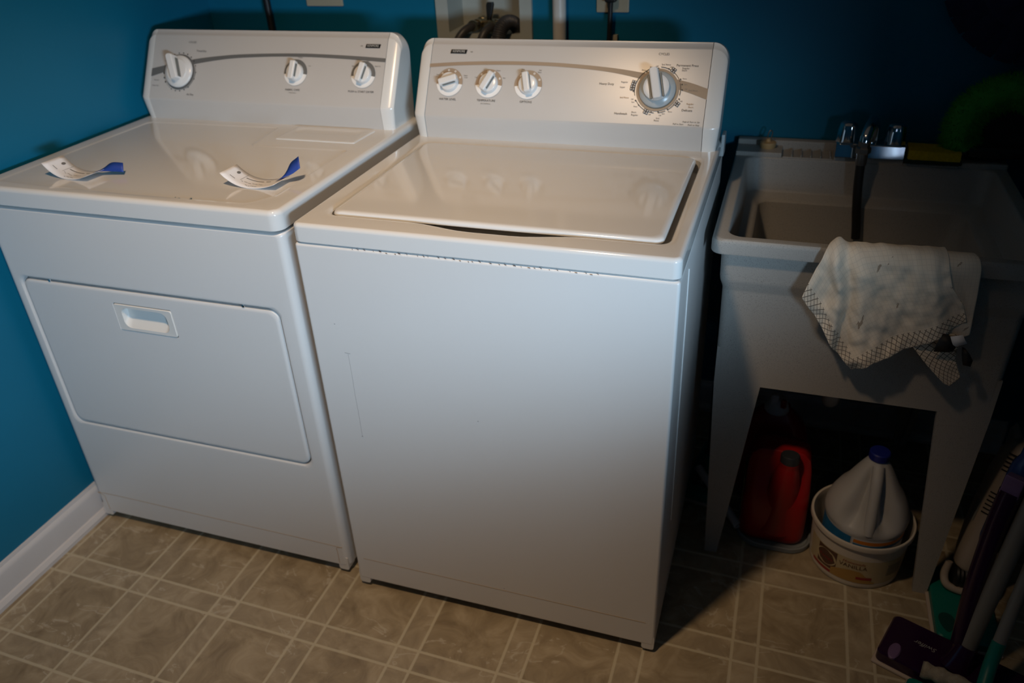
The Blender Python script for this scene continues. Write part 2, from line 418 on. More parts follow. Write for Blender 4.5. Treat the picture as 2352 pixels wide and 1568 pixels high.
def place_text(par, items, O, e, n, x0, mats):
    """words that print close together form one printed group (a part); far-apart groups are parts of their own"""
    T = []
    for tx, u_, v_, k in items:
        hw, hh = len(tx) * mats[k][1] * .27, mats[k][1] * .4
        T.append([tx, u_, v_, mats[k], (u_ - hw, u_ + hw, v_ - hh, v_ + hh)])
    left = list(range(len(T)))
    while left:
        grp = [left.pop(0)]; i = 0
        while i < len(grp):
            A = T[grp[i]]
            for j in left[:]:
                B = T[j]
                gap = max(A[4][0] - B[4][1], B[4][0] - A[4][1], A[4][2] - B[4][3], B[4][2] - A[4][3])
                if gap < .015 and A[3][0] == B[3][0]: grp.append(j); left.remove(j)
            i += 1
        bm = bmesh.new()
        for j in grp:
            tx, u_, v_, (mm, size, shear, sx), _ = T[j]
            text_bm(bm, tx, size, frame(O + Vector((x0 + u_, 0, 0)) + e * v_ + n * .0007, (1, 0, 0), e, n), shear=shear, sx=sx)
        obj('printed_lettering', bm, T[grp[0]][3][0], par, smooth=False)
def swoosh(par, pts, O, e, n, x0, mname):
    us = [p[0] for p in pts]
    T = spline([(u_, t_, 0) for u_, t_, b_ in pts], 10); B = spline([(u_, b_, 0) for u_, t_, b_ in pts], 10)
    bm = bmesh.new(); f = lambda p: bm.verts.new(O + Vector((x0 + p.x, 0, 0)) + e * p.y + n * .0005)
    A = [f(p) for p in T]; C_ = [f(p) for p in B]
    for i in range(len(A) - 1): bm.faces.new((C_[i], C_[i + 1], A[i + 1], A[i]))
    obj('swoosh_stripe', bm, mname, par, smooth=False)
def badge(par, u0, u1, v0, v1, O, e, n, x0):
    P = O + Vector((x0, 0, 0)); m = frame(P, (1, 0, 0), e, n)
    bm = bmesh.new(); sk = .002
    loft(bm, [[m @ Vector(q) for q in ((u0, v0, h), (u1, v0, h), (u1 + sk, v1, h), (u0 + sk, v1, h))] for h in (0, .0018)], True, True)
    b = obj('badge', bm, 'badge', par, smooth=False)
    bm = bmesh.new(); text_bm(bm, 'KENMORE', .0072, frame(m @ Vector(((u0 + u1) / 2 + .001, (v0 + v1) / 2 + .0002, .0021)), (1, 0, 0), e, n), sx=.88); obj('badge_lettering', bm, 'badge_text', b, smooth=False)

# ---------------- washing machine
W = .686
wm = thing('washing_machine', (W / 2, .33, 0), 'white top-loading washing machine standing between the dryer and the sink', 'washing machine')
bm = bmesh.new(); box(bm, 0, W, 0, .655, .022, .8675, .006, 4); box(bm, .03, W - .03, .03, .64, .86, .875); obj('cabinet', bm, 'enamel_matte', wm)
for x in (0, W):
    bm = bmesh.new(); a = x + .001 if x == 0 else x - .027
    loft(bm, [xz(rr(a, a + .026, .010, .05, .006, 5, 3), y) for y in (.0006, .03)], True, True); obj('corner_foot', bm, 'enamel_matte', wm)
for x in (.05, W - .05):
    for y in (.06, .6):
        bm = bmesh.new(); lathe(bm, [(.02, 0), (.022, .006), (.008, .010), (.008, .03)], 16, Matrix.Translation((x, y, 0))); obj('leveling_leg', bm, 'black_rubber', wm)
# deck with lid opening and finger scoop
bm = bmesh.new()
loops = deck_round((0, W, .0, .66, .014), .8690, .9052, .008)
def hole(i, z):
    lp = rr(.0425 + i, .6575 - i, .056 + i, .495 - i, .024, 6, 24); out = []
    for a, b in lp:
        if b < .2: b -= .019 * (smooth01((a - .205) / .12) * (1 - smooth01((a - .40) / .12)))
        out.append((a, b, z))
    return out
loops += [hole(-.012, .9052), hole(-.006, .9046), hole(-.002, .9032), hole(0, .9005), hole(0, .873)]
loft(bm, loops, True, True); obj('top_deck', bm, 'enamel', wm, angle=30)
bm = bmesh.new(); box(bm, .044, .656, .030, .494, .8722, .8745); obj('lid_gap_shade', bm, 'gap_shade', wm)  # dark sheet stands in for the deep shade in the lid opening
bm = bmesh.new()
def lidl(i, z): return xy(rr(.0475 + i, .6480 - i, .0605 + i, .489 - i, .016, 6, 12), z)
loft(bm, [lidl(.004, .8990), lidl(.001, .8994), lidl(0, .9005), lidl(.0008, .9040), lidl(.003, .9068), lidl(.007, .9083), lidl(.012, .9086)], True, True); obj('lid', bm, 'enamel', wm, angle=40)
O, e, n = console(wm, .004, W - .003, .529, .955, .613, 1.098, .9045, .657, .028, .032)
swoosh(wm, [(.0315, .117, .109), (.10, .1222, .1145), (.183, .1258, .118), (.262, .1268, .1190), (.343, .125, .117), (.436, .119, .110), (.508, .1105, .0975), (.602, .0946, .0745), (.651, .0805, .0585)], O, e, n, 0, 'swoosh_tan')
badge(wm, .0785, .116, .141, .1495, O, e, n, 0)
TM = {'s': ('print_grey', .0048, 0, 1), 't': ('print_grey', .0038, 0, 1), 'm': ('print_dark', .0066, 0, 1), 'o': ('print_orange', .0048, 0, 1), 'i': ('print_grey', .0045, .25, 1)}
place_text(wm, [('2nd Rinse', .5605, .1274, 's'), ('Permanent Press', .6041, .1265, 'm'), ('Regular', .6016, .1206, 's'), ('Short', .5988, .1163, 's'), ('Off', .5424, .1237, 't'), ('Off', .5712, .1224, 't'), ('Spin', .5305, .1218, 't'), ('Rinse', .5158, .1151, 't'), ('Heavy Duty', .4407, .0842, 'm'), ('Regular', .4784, .0891, 's'), ('Super', .4753, .0784, 's'), ('Off', .494, .0726, 't'), ('2nd Rinse', .4819, .0568, 'o'), ('Off', .4988, .0538, 't'), ('Spin', .5011, .0482, 't'), ('Rinse', .5077, .0391, 't'), ('Short', .5056, .0271, 's'), ('Handwash', .4785, .0232, 'm'), ('Regular', .5079, .0215, 's'), ('Off', .5387, .0235, 't'), ('2nd', .5564, .0166, 's'), ('Rinse', .5546, .0119, 's'), ('Off', .5605, .0227, 't'), ('Spin', .567, .0266, 't'), ('Rinse', .5802, .0311, 't'), ('Delicate', .6141, .0351, 'm'), ('Short', .6209, .0419, 'o'), ('Regular', .6190, .0483, 'o'), ('Off', .6001, .0532, 't'), ('2nd Rinse', .6215, .0758, 's'), ('Off', .6069, .0783, 't'), ('Spin', .6054, .0878, 't'), ('Rinse', .6018, .0994, 't'), ('Push & Turn to Set', .6254, .0118, 'i'), ('Pull to Start', .5995, .0066, 'i'), ('Push to Stop', .6309, .0058, 'i'), ('CYCLES', .5534, .1489, 'm'),
    ('Small', .0545, .0929, 't'), ('Load', .0540, .0885, 't'), ('Super', .1213, .0926, 't'), ('Load', .1219, .0882, 't'), ('Cold', .1469, .0893, 't'), ('Cool', .1659, .1061, 't'), ('Warm', .1967, .1056, 't'), ('Hot', .2118, .0896, 't'), ('One', .2531, .1096, 't'), ('Rinse', .2524, .1055, 't'), ('2nd', .2921, .1087, 't'), ('Rinse', .2914, .1042, 't'), ('WATER LEVEL', .084, .0387, 'm'), ('TEMPERATURE', .1759, .039, 'm'), ('All Cold Rinses', .1755, .0321, 't'), ('OPTIONS', .2677, .0394, 'm'), ('600', .1286, .1452, 't')], O, e, n, 0, TM)
for u_, ang in ((.0848, 72), (.1780, 28), (.2690, -14)):
    mt = frame(O + Vector((u_, 0, 0)) + e * .0765, (1, 0, 0), e, n)
    knob_print(wm, mt, 'swoosh_tan')
    small_knob(wm, mt, ang)
    bm = bmesh.new()
    for a in (25, 65, 100, 135):
        c = mt @ Matrix.Translation((.0268 * math.cos(math.radians(a)), .0268 * math.sin(math.radians(a)), .0022)); ring(bm, c, .0010, .0022, 0, 360, 14)
    obj('dial_dots', bm, 'print_white', wm, smooth=False)
# timer dial
mt = frame(O + Vector((.549, 0, 0)) + e * .0748, (1, 0, 0), e, n)
bm = bmesh.new(); ring(bm, mt, .033, .0440, 0, 360, 48, .0017); obj('dial_arc', bm, 'swoosh_tan', wm, smooth=False)
bm = bmesh.new()
for a0, a1 in ((-82, -63), (-57, -24), (-12, 18), (22, 52), (62, 88), (100, 165), (172, 196), (208, 243), (250, 268)): ring(bm, mt, .0468, .0479, a0, a1, 20, .0018)
for u_, v_ in [(.5221, .1122), (.546, .1194), (.5934, .0979), (.598, .0874), (.5994, .0764), (.5748, .0355), (.5564, .0294), (.5064, .0514), (.5142, .0423), (.5671, .1187), (.5416, .0288), (.5957, .0574), (.4992, .0708)]:
    disc(bm, frame(O + Vector((u_, 0, 0)) + e * v_ + n * .0017, (1, 0, 0), e, n), .0015)
obj('cycle_ring', bm, 'print_dark', wm, smooth=False)
for u_, v_ in ((.4988, .088), (.4967, .0777), (.5768, .1163), (.5309, .0294), (.5924, .0477)):
    bm = bmesh.new(); bw = bmesh.new(); ang = math.atan2(v_ - .0748, u_ - .549)
    mi = frame(O + Vector((u_, 0, 0)) + e * v_ + n * .0018, (1, 0, 0), e, n, ang)
    for ix in (-1, 1):
        for iy in (-1, 1):
            c = mi @ Matrix.Translation((ix * .0026, iy * .0026, 0)); flat(bm, [c @ Vector(q) for q in ((-.0024, -.0024, 0), (.0024, -.0024, 0), (.0024, .0024, 0), (-.0024, .0024, 0))])
            ring(bw, c, .0007, .0015, 0, 360, 10, .0002)
    ic = obj('cycle_icon', bm, 'print_dark', wm, smooth=False); obj('icon_print', bw, 'print_white', ic, smooth=False)
bm = bmesh.new(); lathe(bm, [(.0355, .0025), (.0378, .004), (.0380, .006), (.0368, .0085), (.0320, .0122), (.0255, .0148), (.025, .0143)], 56, mt, True, True); dial = obj('timer_skirt', bm, 'skirt_grey', wm, angle=50)
m2 = mt @ Matrix.Rotation(math.radians(14), 4, 'Z')
bm = bmesh.new(); lathe(bm, [(.0250, .0140), (.0268, .0160), (.0272, .0215), (.0262, .0240), (.022, .0252), (.0001, .0252)], 48, m2, True, False); kb = obj('timer_knob', bm, 'knob_white', dial, angle=50)
bm = bmesh.new()
loft(bm, [[m2 @ Vector(q) for q in [(a, b, h + (b + .028) * .10) for a, b in rr(-wd_, wd_, -.0262, .0345, .004, 4, 4)]] for wd_, h in ((.0100, .020), (.0095, .031), (.0085, .0345), (.006, .0362))], True, True)
obj('timer_grip', bm, 'knob_white', kb if False else dial, angle=50)
bm = bmesh.new()
for sx in (-1, 1): box(bm, sx * .0125 - .0022, sx * .0125 + .0022, -.024, .026, .0235, .0275, .0012, 2, m2)
obj('grip_inset', bm, 'knob_grey', dial)
# seam lines, rust, marks
bm = bmesh.new(); box(bm, .02, W - .02, -.0004, .002, .0878, .0889); obj('toe_seam', bm, 'tan_line', wm, smooth=False)
bm = bmesh.new()
for i in range(34):
    x = .12 + .44 * i / 33 + random.uniform(-.005, .005); s_ = random.uniform(.0006, .0026)
    zz = .8668 - random.random() ** 2 * .002
    flat(bm, [(x - s_, -.0005, zz), (x + s_, -.0005, zz - .0003), (x + s_ * .8, -.0005, zz + .001), (x - s_ * .6, -.0005, zz + .0012)])
obj('rust_stain', bm, 'rust', wm, smooth=False)
bm = bmesh.new(); pts = [(.073, .645), (.0735, .60), (.0728, .55), (.0735, .50), (.0730, .449)]
for (a, b), (c, d) in zip(pts, pts[1:]): flat(bm, [(a - .0005, -.0004, b), (a + .0004, -.0004, b), (c + .0004, -.0004, d), (c - .0005, -.0004, d)])
flat(bm, [(.066, -.0004, .646), (.078, -.0004, .645), (.078, -.0004, .6465), (.066, -.0004, .6475)]); flat(bm, [(.071, -.0004, .447), (.075, -.0004, .447), (.0745, -.0004, .450), (.072, -.0004, .450)])
obj('scratch', bm, 'scuff', wm, smooth=False)
for x, z in ((.055, .708), (.33, .535), (.36, .095)):
    bm = bmesh.new(); disc(bm, frame((x, -.0004, z), (1, 0, 0), (0, 0, 1), (0, -1, 0)), .0015, 8); obj('speck', bm, 'scuff', wm, smooth=False)
bm = bmesh.new(); tube(bm, [(W, .11, .84), (W + .0005, .115, .70), (W + .0005, .125, .45), (W, .14, .25)], .0016, 8); obj('side_crease', bm, 'enamel_matte', wm)
bm = bmesh.new(); box(bm, W - .002, W + .005, .605, .640, .875, .922, .002, 2); obj('hinge_bracket', bm, 'skirt_grey', wm)

# ---------------- dryer
DX0, DX1, DYF, DZT = -.7677, -.0366, .0208, .9148
dr = thing('clothes_dryer', ((DX0 + DX1) / 2, .35, 0), 'white front-loading clothes dryer beside the left blue wall, with two paper tags on top', 'dryer')
bm = bmesh.new()
loops = [xz(rr(DX0, DX1, .022, .8715, .004, 6, 24), .66), xz(rr(DX0, DX1, .022, .8715, .004, 6, 24), DYF + .016)]
for k in range(1, 7):
    a = PI / 2 * k / 6; i = 1 - math.cos(a)
    loops.append(xz(rr(DX0 + .015 * i, DX1 - .015 * i, .022 + .004 * i, .8715 - .007 * i, .006, 6, 24), DYF + .016 - .016 * math.sin(a)))
def dh(i): return rr(-.7365 + i, -.0815 - i, .3175 + i, .7085 - i, .024, 6, 24)
loops += [xz(dh(-.008), DYF), xz(dh(-.003), DYF + .0008), xz(dh(0), DYF + .0035), xz(dh(.001), DYF + .016)]
loft(bm, loops, True, True); box(bm, DX0 + .03, DX1 - .03, DYF + .03, .65, .86, .878); obj('cabinet', bm, 'enamel_matte', dr, angle=30)
# door with handle cut-out
bm = bmesh.new()
def dd(i): return rr(-.7325 + i, -.0860 - i, .3215 + i, .7035 - i, .020, 6, 24)
def hh(i): return rr(-.4965 + i, -.3455 - i, .6070 + i, .6725 - i, .005, 6, 24)
loft(bm, [xz(dd(.001), DYF + .016), xz(dd(0), DYF + .006), xz(dd(.0012), DYF + .0028), xz(dd(.004), DYF + .0010), xz(dd(.008), DYF + .0006), xz(hh(-.001), DYF + .0006), xz(hh(0), DYF + .0016), xz(hh(0), DYF + .016)], False, False)
door = obj('door', bm, 'enamel_matte', dr, angle=30)
bm = bmesh.new()
def pk(i, x, zb, zt, r): return rr(-.4965 + i, -.3455 - i, .6070 + i, .6725 - i, r, 6, 24)
loft(bm, [xz(hh(.0012), DYF + .014), xz(hh(.0012), DYF + .0005), xz(hh(.0025), DYF - .0010), xz(hh(.006), DYF - .0008),
          xz(rr(-.4790, -.3620, .6160, .6640, .016, 6, 24), DYF - .0006), xz(rr(-.4780, -.3630, .6172, .6636, .015, 6, 24), DYF + .0012), xz(rr(-.4765, -.3650, .6300, .6620, .010, 6, 24), DYF + .011), xz(rr(-.4750, -.3665, .6370, .6610, .008, 6, 24), DYF + .0145)], True, True)
obj('door_handle', bm, 'plastic_white', door, angle=40)
for x, z in ((-.654, .7060), (-.163, .7060)):
    bm = bmesh.new(); lathe(bm, [(.0035, 0), (.003, .0018), (.0001, .0024)], 14, Matrix.Translation((x, DYF - .0002 + .003, z)) @ Matrix.Rotation(PI / 2, 4, 'X'), True, False); obj('screw', bm, 'chrome', dr)
for x in (DX0, DX1):
    bm = bmesh.new(); a = x + .004 if x == DX0 else x - .030
    loft(bm, [xz(rr(a, a + .026, .010, .05, .006, 5, 3), y) for y in (DYF + .0010, .05)], True, True); obj('corner_foot', bm, 'enamel_matte', dr)
for x in (DX0 + .05, DX1 - .05):
    for y in (.08, .6):
        bm = bmesh.new(); lathe(bm, [(.02, 0), (.022, .006), (.008, .010), (.008, .03)], 16, Matrix.Translation((x, y, 0))); obj('leveling_leg', bm, 'black_rubber', dr)
bm = bmesh.new(); tube(bm, [(-.742, DYF + .0002, .03), (-.742, DYF + .0002, .075), (-.735, DYF + .0002, .086), (-.40, DYF + .0002, .085), (-.075, DYF + .0002, .083), (-.064, DYF + .0002, .076), (-.063, DYF + .0002, .03)], .0008, 6, 6); obj('toe_seam', bm, 'tan_line', dr)
# top with sunken work surface
bm = bmesh.new()
loops = deck_round((DX0 - .001, DX1, DYF - .004, .665, .022), .8750, DZT, .010)
loft(bm, loops, True, False)
outl = loops[-1]
poly = [(-.736, .048), (-.724, .496), (-.712, .507), (-.354, .517), (-.346, .508), (-.332, .385), (-.320, .376), (-.094, .382), (-.086, .374), (-.086, .10), (-.10, .06), (-.13, .045), (-.40, .040)]
cx, cy = -.41, .25
def inset(pl, d):
    out = []; N_ = len(pl)
    for i in range(N_):
        a, b, c = Vector(pl[i - 1]), Vector(pl[i]), Vector(pl[(i + 1) % N_])
        d1 = (b - a).normalized(); d2 = (c - b).normalized(); n1 = Vector((d1.y, -d1.x)); n2 = Vector((d2.y, -d2.x)); m_ = (n1 + n2).normalized()
        out.append(tuple(b + m_ * d / max(.4, m_.dot(n1))))
    return out
P0 = poly; P1 = inset(poly, .003); P2 = inset(poly, .007)
fill(bm, [outl, xy(P0, DZT)]); loft(bm, [xy(P0, DZT), xy(P1, DZT - .0016), xy(P2, DZT - .0024)]); fill(bm, [xy(P2, DZT - .0024)])
obj('top_deck', bm, 'enamel', dr, angle=30)
bm = bmesh.new()
def ll(i, z):
    return [( -.302 + i + (.205 - 2 * i) * (a) + .004 * b, .424 + i + (.100 - 2 * i) * b, z) for a, b in rr(0, 1, 0, 1, .04, 6, 10)]
loft(bm, [ll(0, DZT - .001), ll(0, DZT + .0012), ll(.0015, DZT + .0024), ll(.004, DZT + .0028), xy(rr(-.288, -.112, .470, .512, .018, 6, 10), DZT + .0028), xy(rr(-.284, -.116, .474, .508, .015, 6, 10), DZT + .0008), xy(rr(-.272, -.128, .482, .500, .008, 6, 10), DZT + .0002)], False, True)
obj('lint_filter_lid', bm, 'enamel', dr, angle=40)
Od, ed, nd = console(dr, DX0 + .011, DX1 - .012, .532, .965, .617, 1.108, DZT - .0005, .661, .026, .030, .032)
swoosh(dr, [(.0375, .0760, .0560), (.10, .090, .0745), (.176, .104, .092), (.261, .114, .105), (.330, .1185, .1103), (.399, .121, .1134), (.465, .1222, .1143), (.532, .1214, .1134), (.62, .1187, .1102), (.688, .1155, .1067)], Od, ed, nd, DX0, 'swoosh_grey')
badge(dr, .6335, .6700, .1385, .1470, Od, ed, nd, DX0)
place_text(dr, [('CYCLES', .1521, .1437, 'm'), ('Timed Dry', .1812, .1224, 'm'), ('Air Dry', .1613, .0141, 'm'), ('Normal', .0557, .0475, 's'), ('More Dry', .0540, .0335, 's'), ('Less', .0779, .0964, 's'), ('FABRIC CARE', .4522, .0354, 'm'), ('Temperature', .4524, .0287, 't'), ('Medium', .4646, .1126, 't'), ('High', .4293, .0928, 't'), ('Low', .492, .0935, 't'), ('Signal Off', .611, .0959, 't'), ('Signal On', .6702, .0968, 't'), ('Start', .6433, .1080, 't'), ('PUSH to START DRYER', .6345, .037, 'm'), ('600', .623, .1428, 't')], Od, ed, nd, DX0, TM)
for u_, ang in ((.4560, 4), (.6360, 14)):
    mt = frame(Od + Vector((DX0 + u_, 0, 0)) + ed * .0765, (1, 0, 0), ed, nd)
    knob_print(dr, mt, 'swoosh_grey'); small_knob(dr, mt, ang)
mt = frame(Od + Vector((DX0 + .1245, 0, 0)) + ed * .0690, (1, 0, 0), ed, nd)
bm = bmesh.new(); ring(bm, mt, .033, .0440, 0, 360, 48, .0017); obj('dial_arc', bm, 'swoosh_grey', dr, smooth=False)
bm = bmesh.new()
for a in list(range(20, 120, 16)) + list(range(185, 225, 14)) + list(range(245, 310, 16)) + [-20, 0]:
    disc(bm, mt @ Matrix.Translation((.0475 * math.cos(math.radians(a)), .0475 * math.sin(math.radians(a)), .0018)), .0022 if 180 < a < 230 else .0016, 10)
ring(bm, mt, .0462, .0468, -60, 15, 20, .0018); ring(bm, mt, .0462, .0468, 190, 240, 20, .0018)
obj('cycle_ring', bm, 'print_dark', dr, smooth=False)
bm = bmesh.new(); lathe(bm, [(.0375, .0025), (.0398, .004), (.0398, .0070), (.038, .0100), (.030, .0130), (.029, .0150), (.0275, .0160), (.0001, .0162)], 56, mt, True, False); dial = obj('timer_knob', bm, 'knob_white', dr, angle=40)
m2 = mt @ Matrix.Rotation(math.radians(20), 4, 'Z')
bm = bmesh.new()
loft(bm, [[m2 @ Vector(q) for q in [(a, b, h + (b + .028) * .10) for a, b in rr(-wd_, wd_, -.0262, .0345, .004, 4, 4)]] for wd_, h in ((.0105, .012), (.0095, .027), (.0085, .0305), (.006, .0322))], True, True)
obj('timer_grip', bm, 'knob_white', dial, angle=50)
bm = bmesh.new()
for sx in (-1, 1): box(bm, sx * .0105 - .0016, sx * .0105 + .0016, -.022, .026, .0165, .0260, .0012, 2, m2)
obj('grip_inset', bm, 'knob_grey', dial)
bm = bmesh.new()
for i in range(12):
    x = random.choice([random.uniform(-.283, -.262), random.uniform(-.252, -.242)]); y = .047 + random.uniform(-.004, .006); s_ = random.uniform(.001, .004)
    flat(bm, [(x - s_, y, DZT - .0019), (x + s_, y - .001, DZT - .0019), (x + s_ * .7, y + .0015, DZT - .0019), (x - s_ * .6, y + .001, DZT - .0019)])
obj('blue_paint_mark', bm, 'blue_mark', dr, smooth=False)

# ---------------- paper tags lying on the dryer
ZT = DZT - .0020
def paper_tag(x, y, rot, label, tape_rise, tape_len, curl):
    t = thing('paper_tag', (x, y, ZT), label, 'tag', 'paper tags on the dryer')
    m = Matrix.Translation((x, y, ZT)) @ Matrix.Rotation(rot, 4, 'Z')
    L_, Wd = .135, .055
    def surf(u_, v_, off=0):   # u along length 0..1, v across 0..1
        z = curl * max(0, (.55 - u_) / .55) ** 2 + .012 * max(0, (u_ - .55) / .45) ** 2 + .0008 + off
        dx = -.012 * max(0, (.55 - u_) / .55) ** 2
        return m @ Vector((u_ * L_ - L_ / 2 - dx, v_ * Wd - Wd / 2, z))
    bm = bmesh.new()
    G = [[bm.verts.new(surf(i / 20, j / 4)) for j in range(5)] for i in range(21)]
    for i in range(20):
        for j in range(4): bm.faces.new((G[i][j], G[i + 1][j], G[i + 1][j + 1], G[i][j + 1]))
    o = obj('paper', bm, 'paper', t, wn=False); s_ = o.modifiers.new('thick', 'SOLIDIFY'); s_.thickness = .0004; s_.offset = -1
    bm = bmesh.new()
    def quad(u0, u1, v0, v1):
        k = max(1, int((u1 - u0) * 20))
        for i in range(k):
            a, b = u0 + (u1 - u0) * i / k, u0 + (u1 - u0) * (i + 1) / k
            flat(bm, [surf(a, v0, .0005), surf(b, v0, .0005), surf(b, v1, .0005), surf(a, v1, .0005)])
    bm.faces.new([bm.verts.new(surf(.14 + .028 * math.cos(q_), .72 + .09 * math.sin(q_), .0006)) for q_ in [2 * PI * k / 12 for k in range(12)]])
    quad(.30, .62, .66, .70); quad(.66, .74, .66, .70); quad(.10, .20, .30, .325); quad(.27, .275, .4, .9)
    R_ = random.Random(int(x * 1000))
    uu = .30
    while uu < .68:
        l_ = R_.uniform(.02, .06); vv = .38 + R_.uniform(-.03, .03); quad(uu, uu + l_, vv, vv + .02); uu += l_ + .015
    uu = .42
    while uu < .60:
        l_ = R_.uniform(.015, .04); vv = .17 + R_.uniform(-.03, .03); quad(uu, uu + l_, vv, vv + .022); uu += l_ + .01
    obj('printed_lines', bm, 'print_grey', t, smooth=False)
    # blue masking tape, stuck to the tag's end and curling up
    bm = bmesh.new(); A = []
    for i in range(13):
        q_ = i / 12
        c = surf(.86 + .02 * q_, .78, .001) + (m.to_3x3() @ Vector((tape_len * q_, .022 * q_, 0))) + Vector((0, 0, tape_rise * q_ ** 1.6 + .006 * math.sin(q_ * PI)))
        k_ = smooth01(q_ * 1.4)
        wv = (m.to_3x3() @ Vector((-.35 * k_, 1 - .45 * k_, .75 * k_))) * (.0125 if tape_rise > .02 else .0105)
        jag = .002 * math.sin(i * 2.1) if i in (0, 12) else 0
        A.append((bm.verts.new(c - wv + Vector((jag, 0, 0))), bm.verts.new(c), bm.verts.new(c + wv - Vector((jag, 0, 0)))))
    for a, b in zip(A, A[1:]):
        bm.faces.new((a[0], b[0], b[1], a[1])); bm.faces.new((a[1], b[1], b[2], a[2]))
    o = obj('tape', bm, 'tape_blue', t, wn=False); s_ = o.modifiers.new('thick', 'SOLIDIFY'); s_.thickness = .0004
    return t
paper_tag(-.592, .120, math.radians(-6), 'curled white paper tag with blue tape near the left wall edge of the dryer top', .006, .052, .028)
paper_tag(-.172, .150, math.radians(-2), 'curled paper tag with blue tape standing up, at the right front of the dryer', .030, .036, .026)

# ------------------------------------------------------------------ things on the back wall
def cover_plate(x0, x1, z0, z1, label):
    t = thing('outlet_cover', ((x0 + x1) / 2, YB, (z0 + z1) / 2), label, 'outlet cover', 'beige outlet covers on the back wall')
    bm = bmesh.new(); box(bm, x0, x1, YB - .007, YB, z0, z1, .003, 2); obj('plate', bm, 'plate_beige', t)
    for k in (-1, 1):
        bm = bmesh.new(); zc = (z0 + z1) / 2 + k * .02
        loft(bm, [xz(rr((x0 + x1) / 2 - .016, (x0 + x1) / 2 + .016, zc - .013, zc + .013, .010, 5, 3), y) for y in (YB - .0068, YB - .0090)], True, True); obj('socket', bm, 'plate_beige', t)
    return t
cover_plate(-.467, -.356, 1.128, 1.24, 'beige outlet cover on the blue wall above the dryer')
cover_plate(.338, .418, 1.116, 1.23, 'beige outlet cover on the blue wall right of the white pipe')
def cord(name, pts, r, material, label, cat, seg=12):
    bm = bmesh.new(); tube(bm, pts, r, seg); o = obj(name, bm, material, None, wn=False); tag(o, label, cat); return o
cord('power_cord', [(-.586, .885, 1.60), (-.582, .895, 1.30), (-.579, .895, 1.12), (-.577, .893, 1.0), (-.57, .89, .8), (-.56, .88, .5)], .0095, 'black_cord', 'thick black power cord hanging down the wall behind the dryer', 'cord')
t = thing('washer_power_cord', (.378, .90, 1.0), 'black power cord plugged into the wall behind the washing machine', 'cord')
bm = bmesh.new(); box(bm, .363, .391, .885, .9128, 1.142, 1.175, .005, 2); obj('plug', bm, 'black_cord', t)
bm = bmesh.new(); tube(bm, [(.377, .897, 1.146), (.377, .893, 1.12), (.376, .892, 1.08), (.374, .892, 1.0), (.37, .89, .8), (.36, .885, .5)], .0058, 10); obj('cable', bm, 'black_cord', t)
bm = bmesh.new(); box(bm, .380, .393, .905, YB, 1.030, 1.066, .002, 2); tag(obj('cable_clip', bm, 'plate_beige'), 'small beige cable clip on the wall beside the washer cord', 'clip')
bm = bmesh.new(); tube(bm, [(.251, .895, 1.75), (.25, .895, 1.2), (.25, .895, .0)], .0165, 24, 2); tag(obj('water_pipe', bm, 'pvc'), 'white vertical plastic pipe on the wall behind the washing machine', 'pipe')
# recessed washer outlet box
t = thing('washer_outlet_box', (.045, YB, 1.06), 'white recessed washer outlet box with valves in the blue back wall', 'outlet box')
bm = bmesh.new()
out = rr(-.086, .174, 1.020, 1.292, .006, 4, 8); inn = rr(-.052, .142, 1.064, 1.256, .004, 4, 8); inn2 = rr(-.048, .138, 1.068, 1.252, .004, 4, 8)
loft(bm, [xz(out, YB), xz(out, YB - .006), xz([(a * .995, b) for a, b in out], YB - .009), xz(inn, YB - .009), xz(inn, YB - .004), xz(inn2, YB + .085)], False, True)
obj('box_shell', bm, 'box_white', t, angle=30)
bm = bmesh.new()
for x in (.018, .070):
    lathe(bm, [(.014, -.004), (.014, .018), (.011, .020), (.011, .04), (.013, .042), (.013, .05)], 16, Matrix.Translation((x, YB + .06, 1.083)) @ Matrix.Rotation(PI / 2, 4, 'X'))
box(bm, .010, .078, YB + .022, YB + .048, 1.073, 1.093, .006, 2)
obj('valve', bm, 'brass', t)
bm = bmesh.new(); loft(bm, [[(.046 + .007 * (z - 1.09) / .06 + a, YB + .03 + b, z) for a, b in rr(-w_, w_, -.006, .006, .003, 3, 2)] for z, w_ in ((1.088, .006), (1.10, .0065), (1.115, .0085), (1.128, .010), (1.134, .008))], True, True); obj('valve_lever', bm, 'black_plastic', t)
hose_a = cord('fill_hose', [(.018, .935, 1.083), (.012, .915, 1.082), (-.004, .893, 1.072), (-.020, .880, 1.048), (-.030, .874, 1.01), (-.034, .872, .9), (-.03, .87, .7)], .0105, 'hose_grey', 'grey water fill hose curving left out of the outlet box', 'hose')
hose_b = cord('fill_hose', [(.070, .935, 1.083), (.066, .915, 1.082), (.056, .893, 1.074), (.046, .880, 1.052), (.040, .874, 1.01), (.036, .872, .9), (.036, .87, .7)], .0105, 'hose_grey', 'grey water fill hose in the middle of the outlet box', 'hose')
for x, par in ((.013, hose_a), (.067, hose_b)):
    bm = bmesh.new(); lathe(bm, [(.0135, -.005), (.0145, -.003), (.0145, .003), (.0135, .005)], 18, Matrix.Translation((x, .916, 1.082)) @ Matrix.Rotation(PI / 2 * .95, 4, 'X')); obj('coupling', bm, 'brass', par)
bm = bmesh.new(); tube(bm, [(.096, .868, .7), (.094, .868, .95), (.094, .870, 1.03), (.098, .880, 1.073), (.108, .897, 1.092), (.120, .920, 1.090), (.127, .945, 1.072), (.128, .955, 1.071)], lambda s_: .0172 + .0012 * math.sin(s_ * 330), 16, 40); tag(obj('drain_hose', bm, 'hose_grey', None, angle=70, wn=False), 'thick dark corrugated drain hose arching into the outlet box', 'hose')

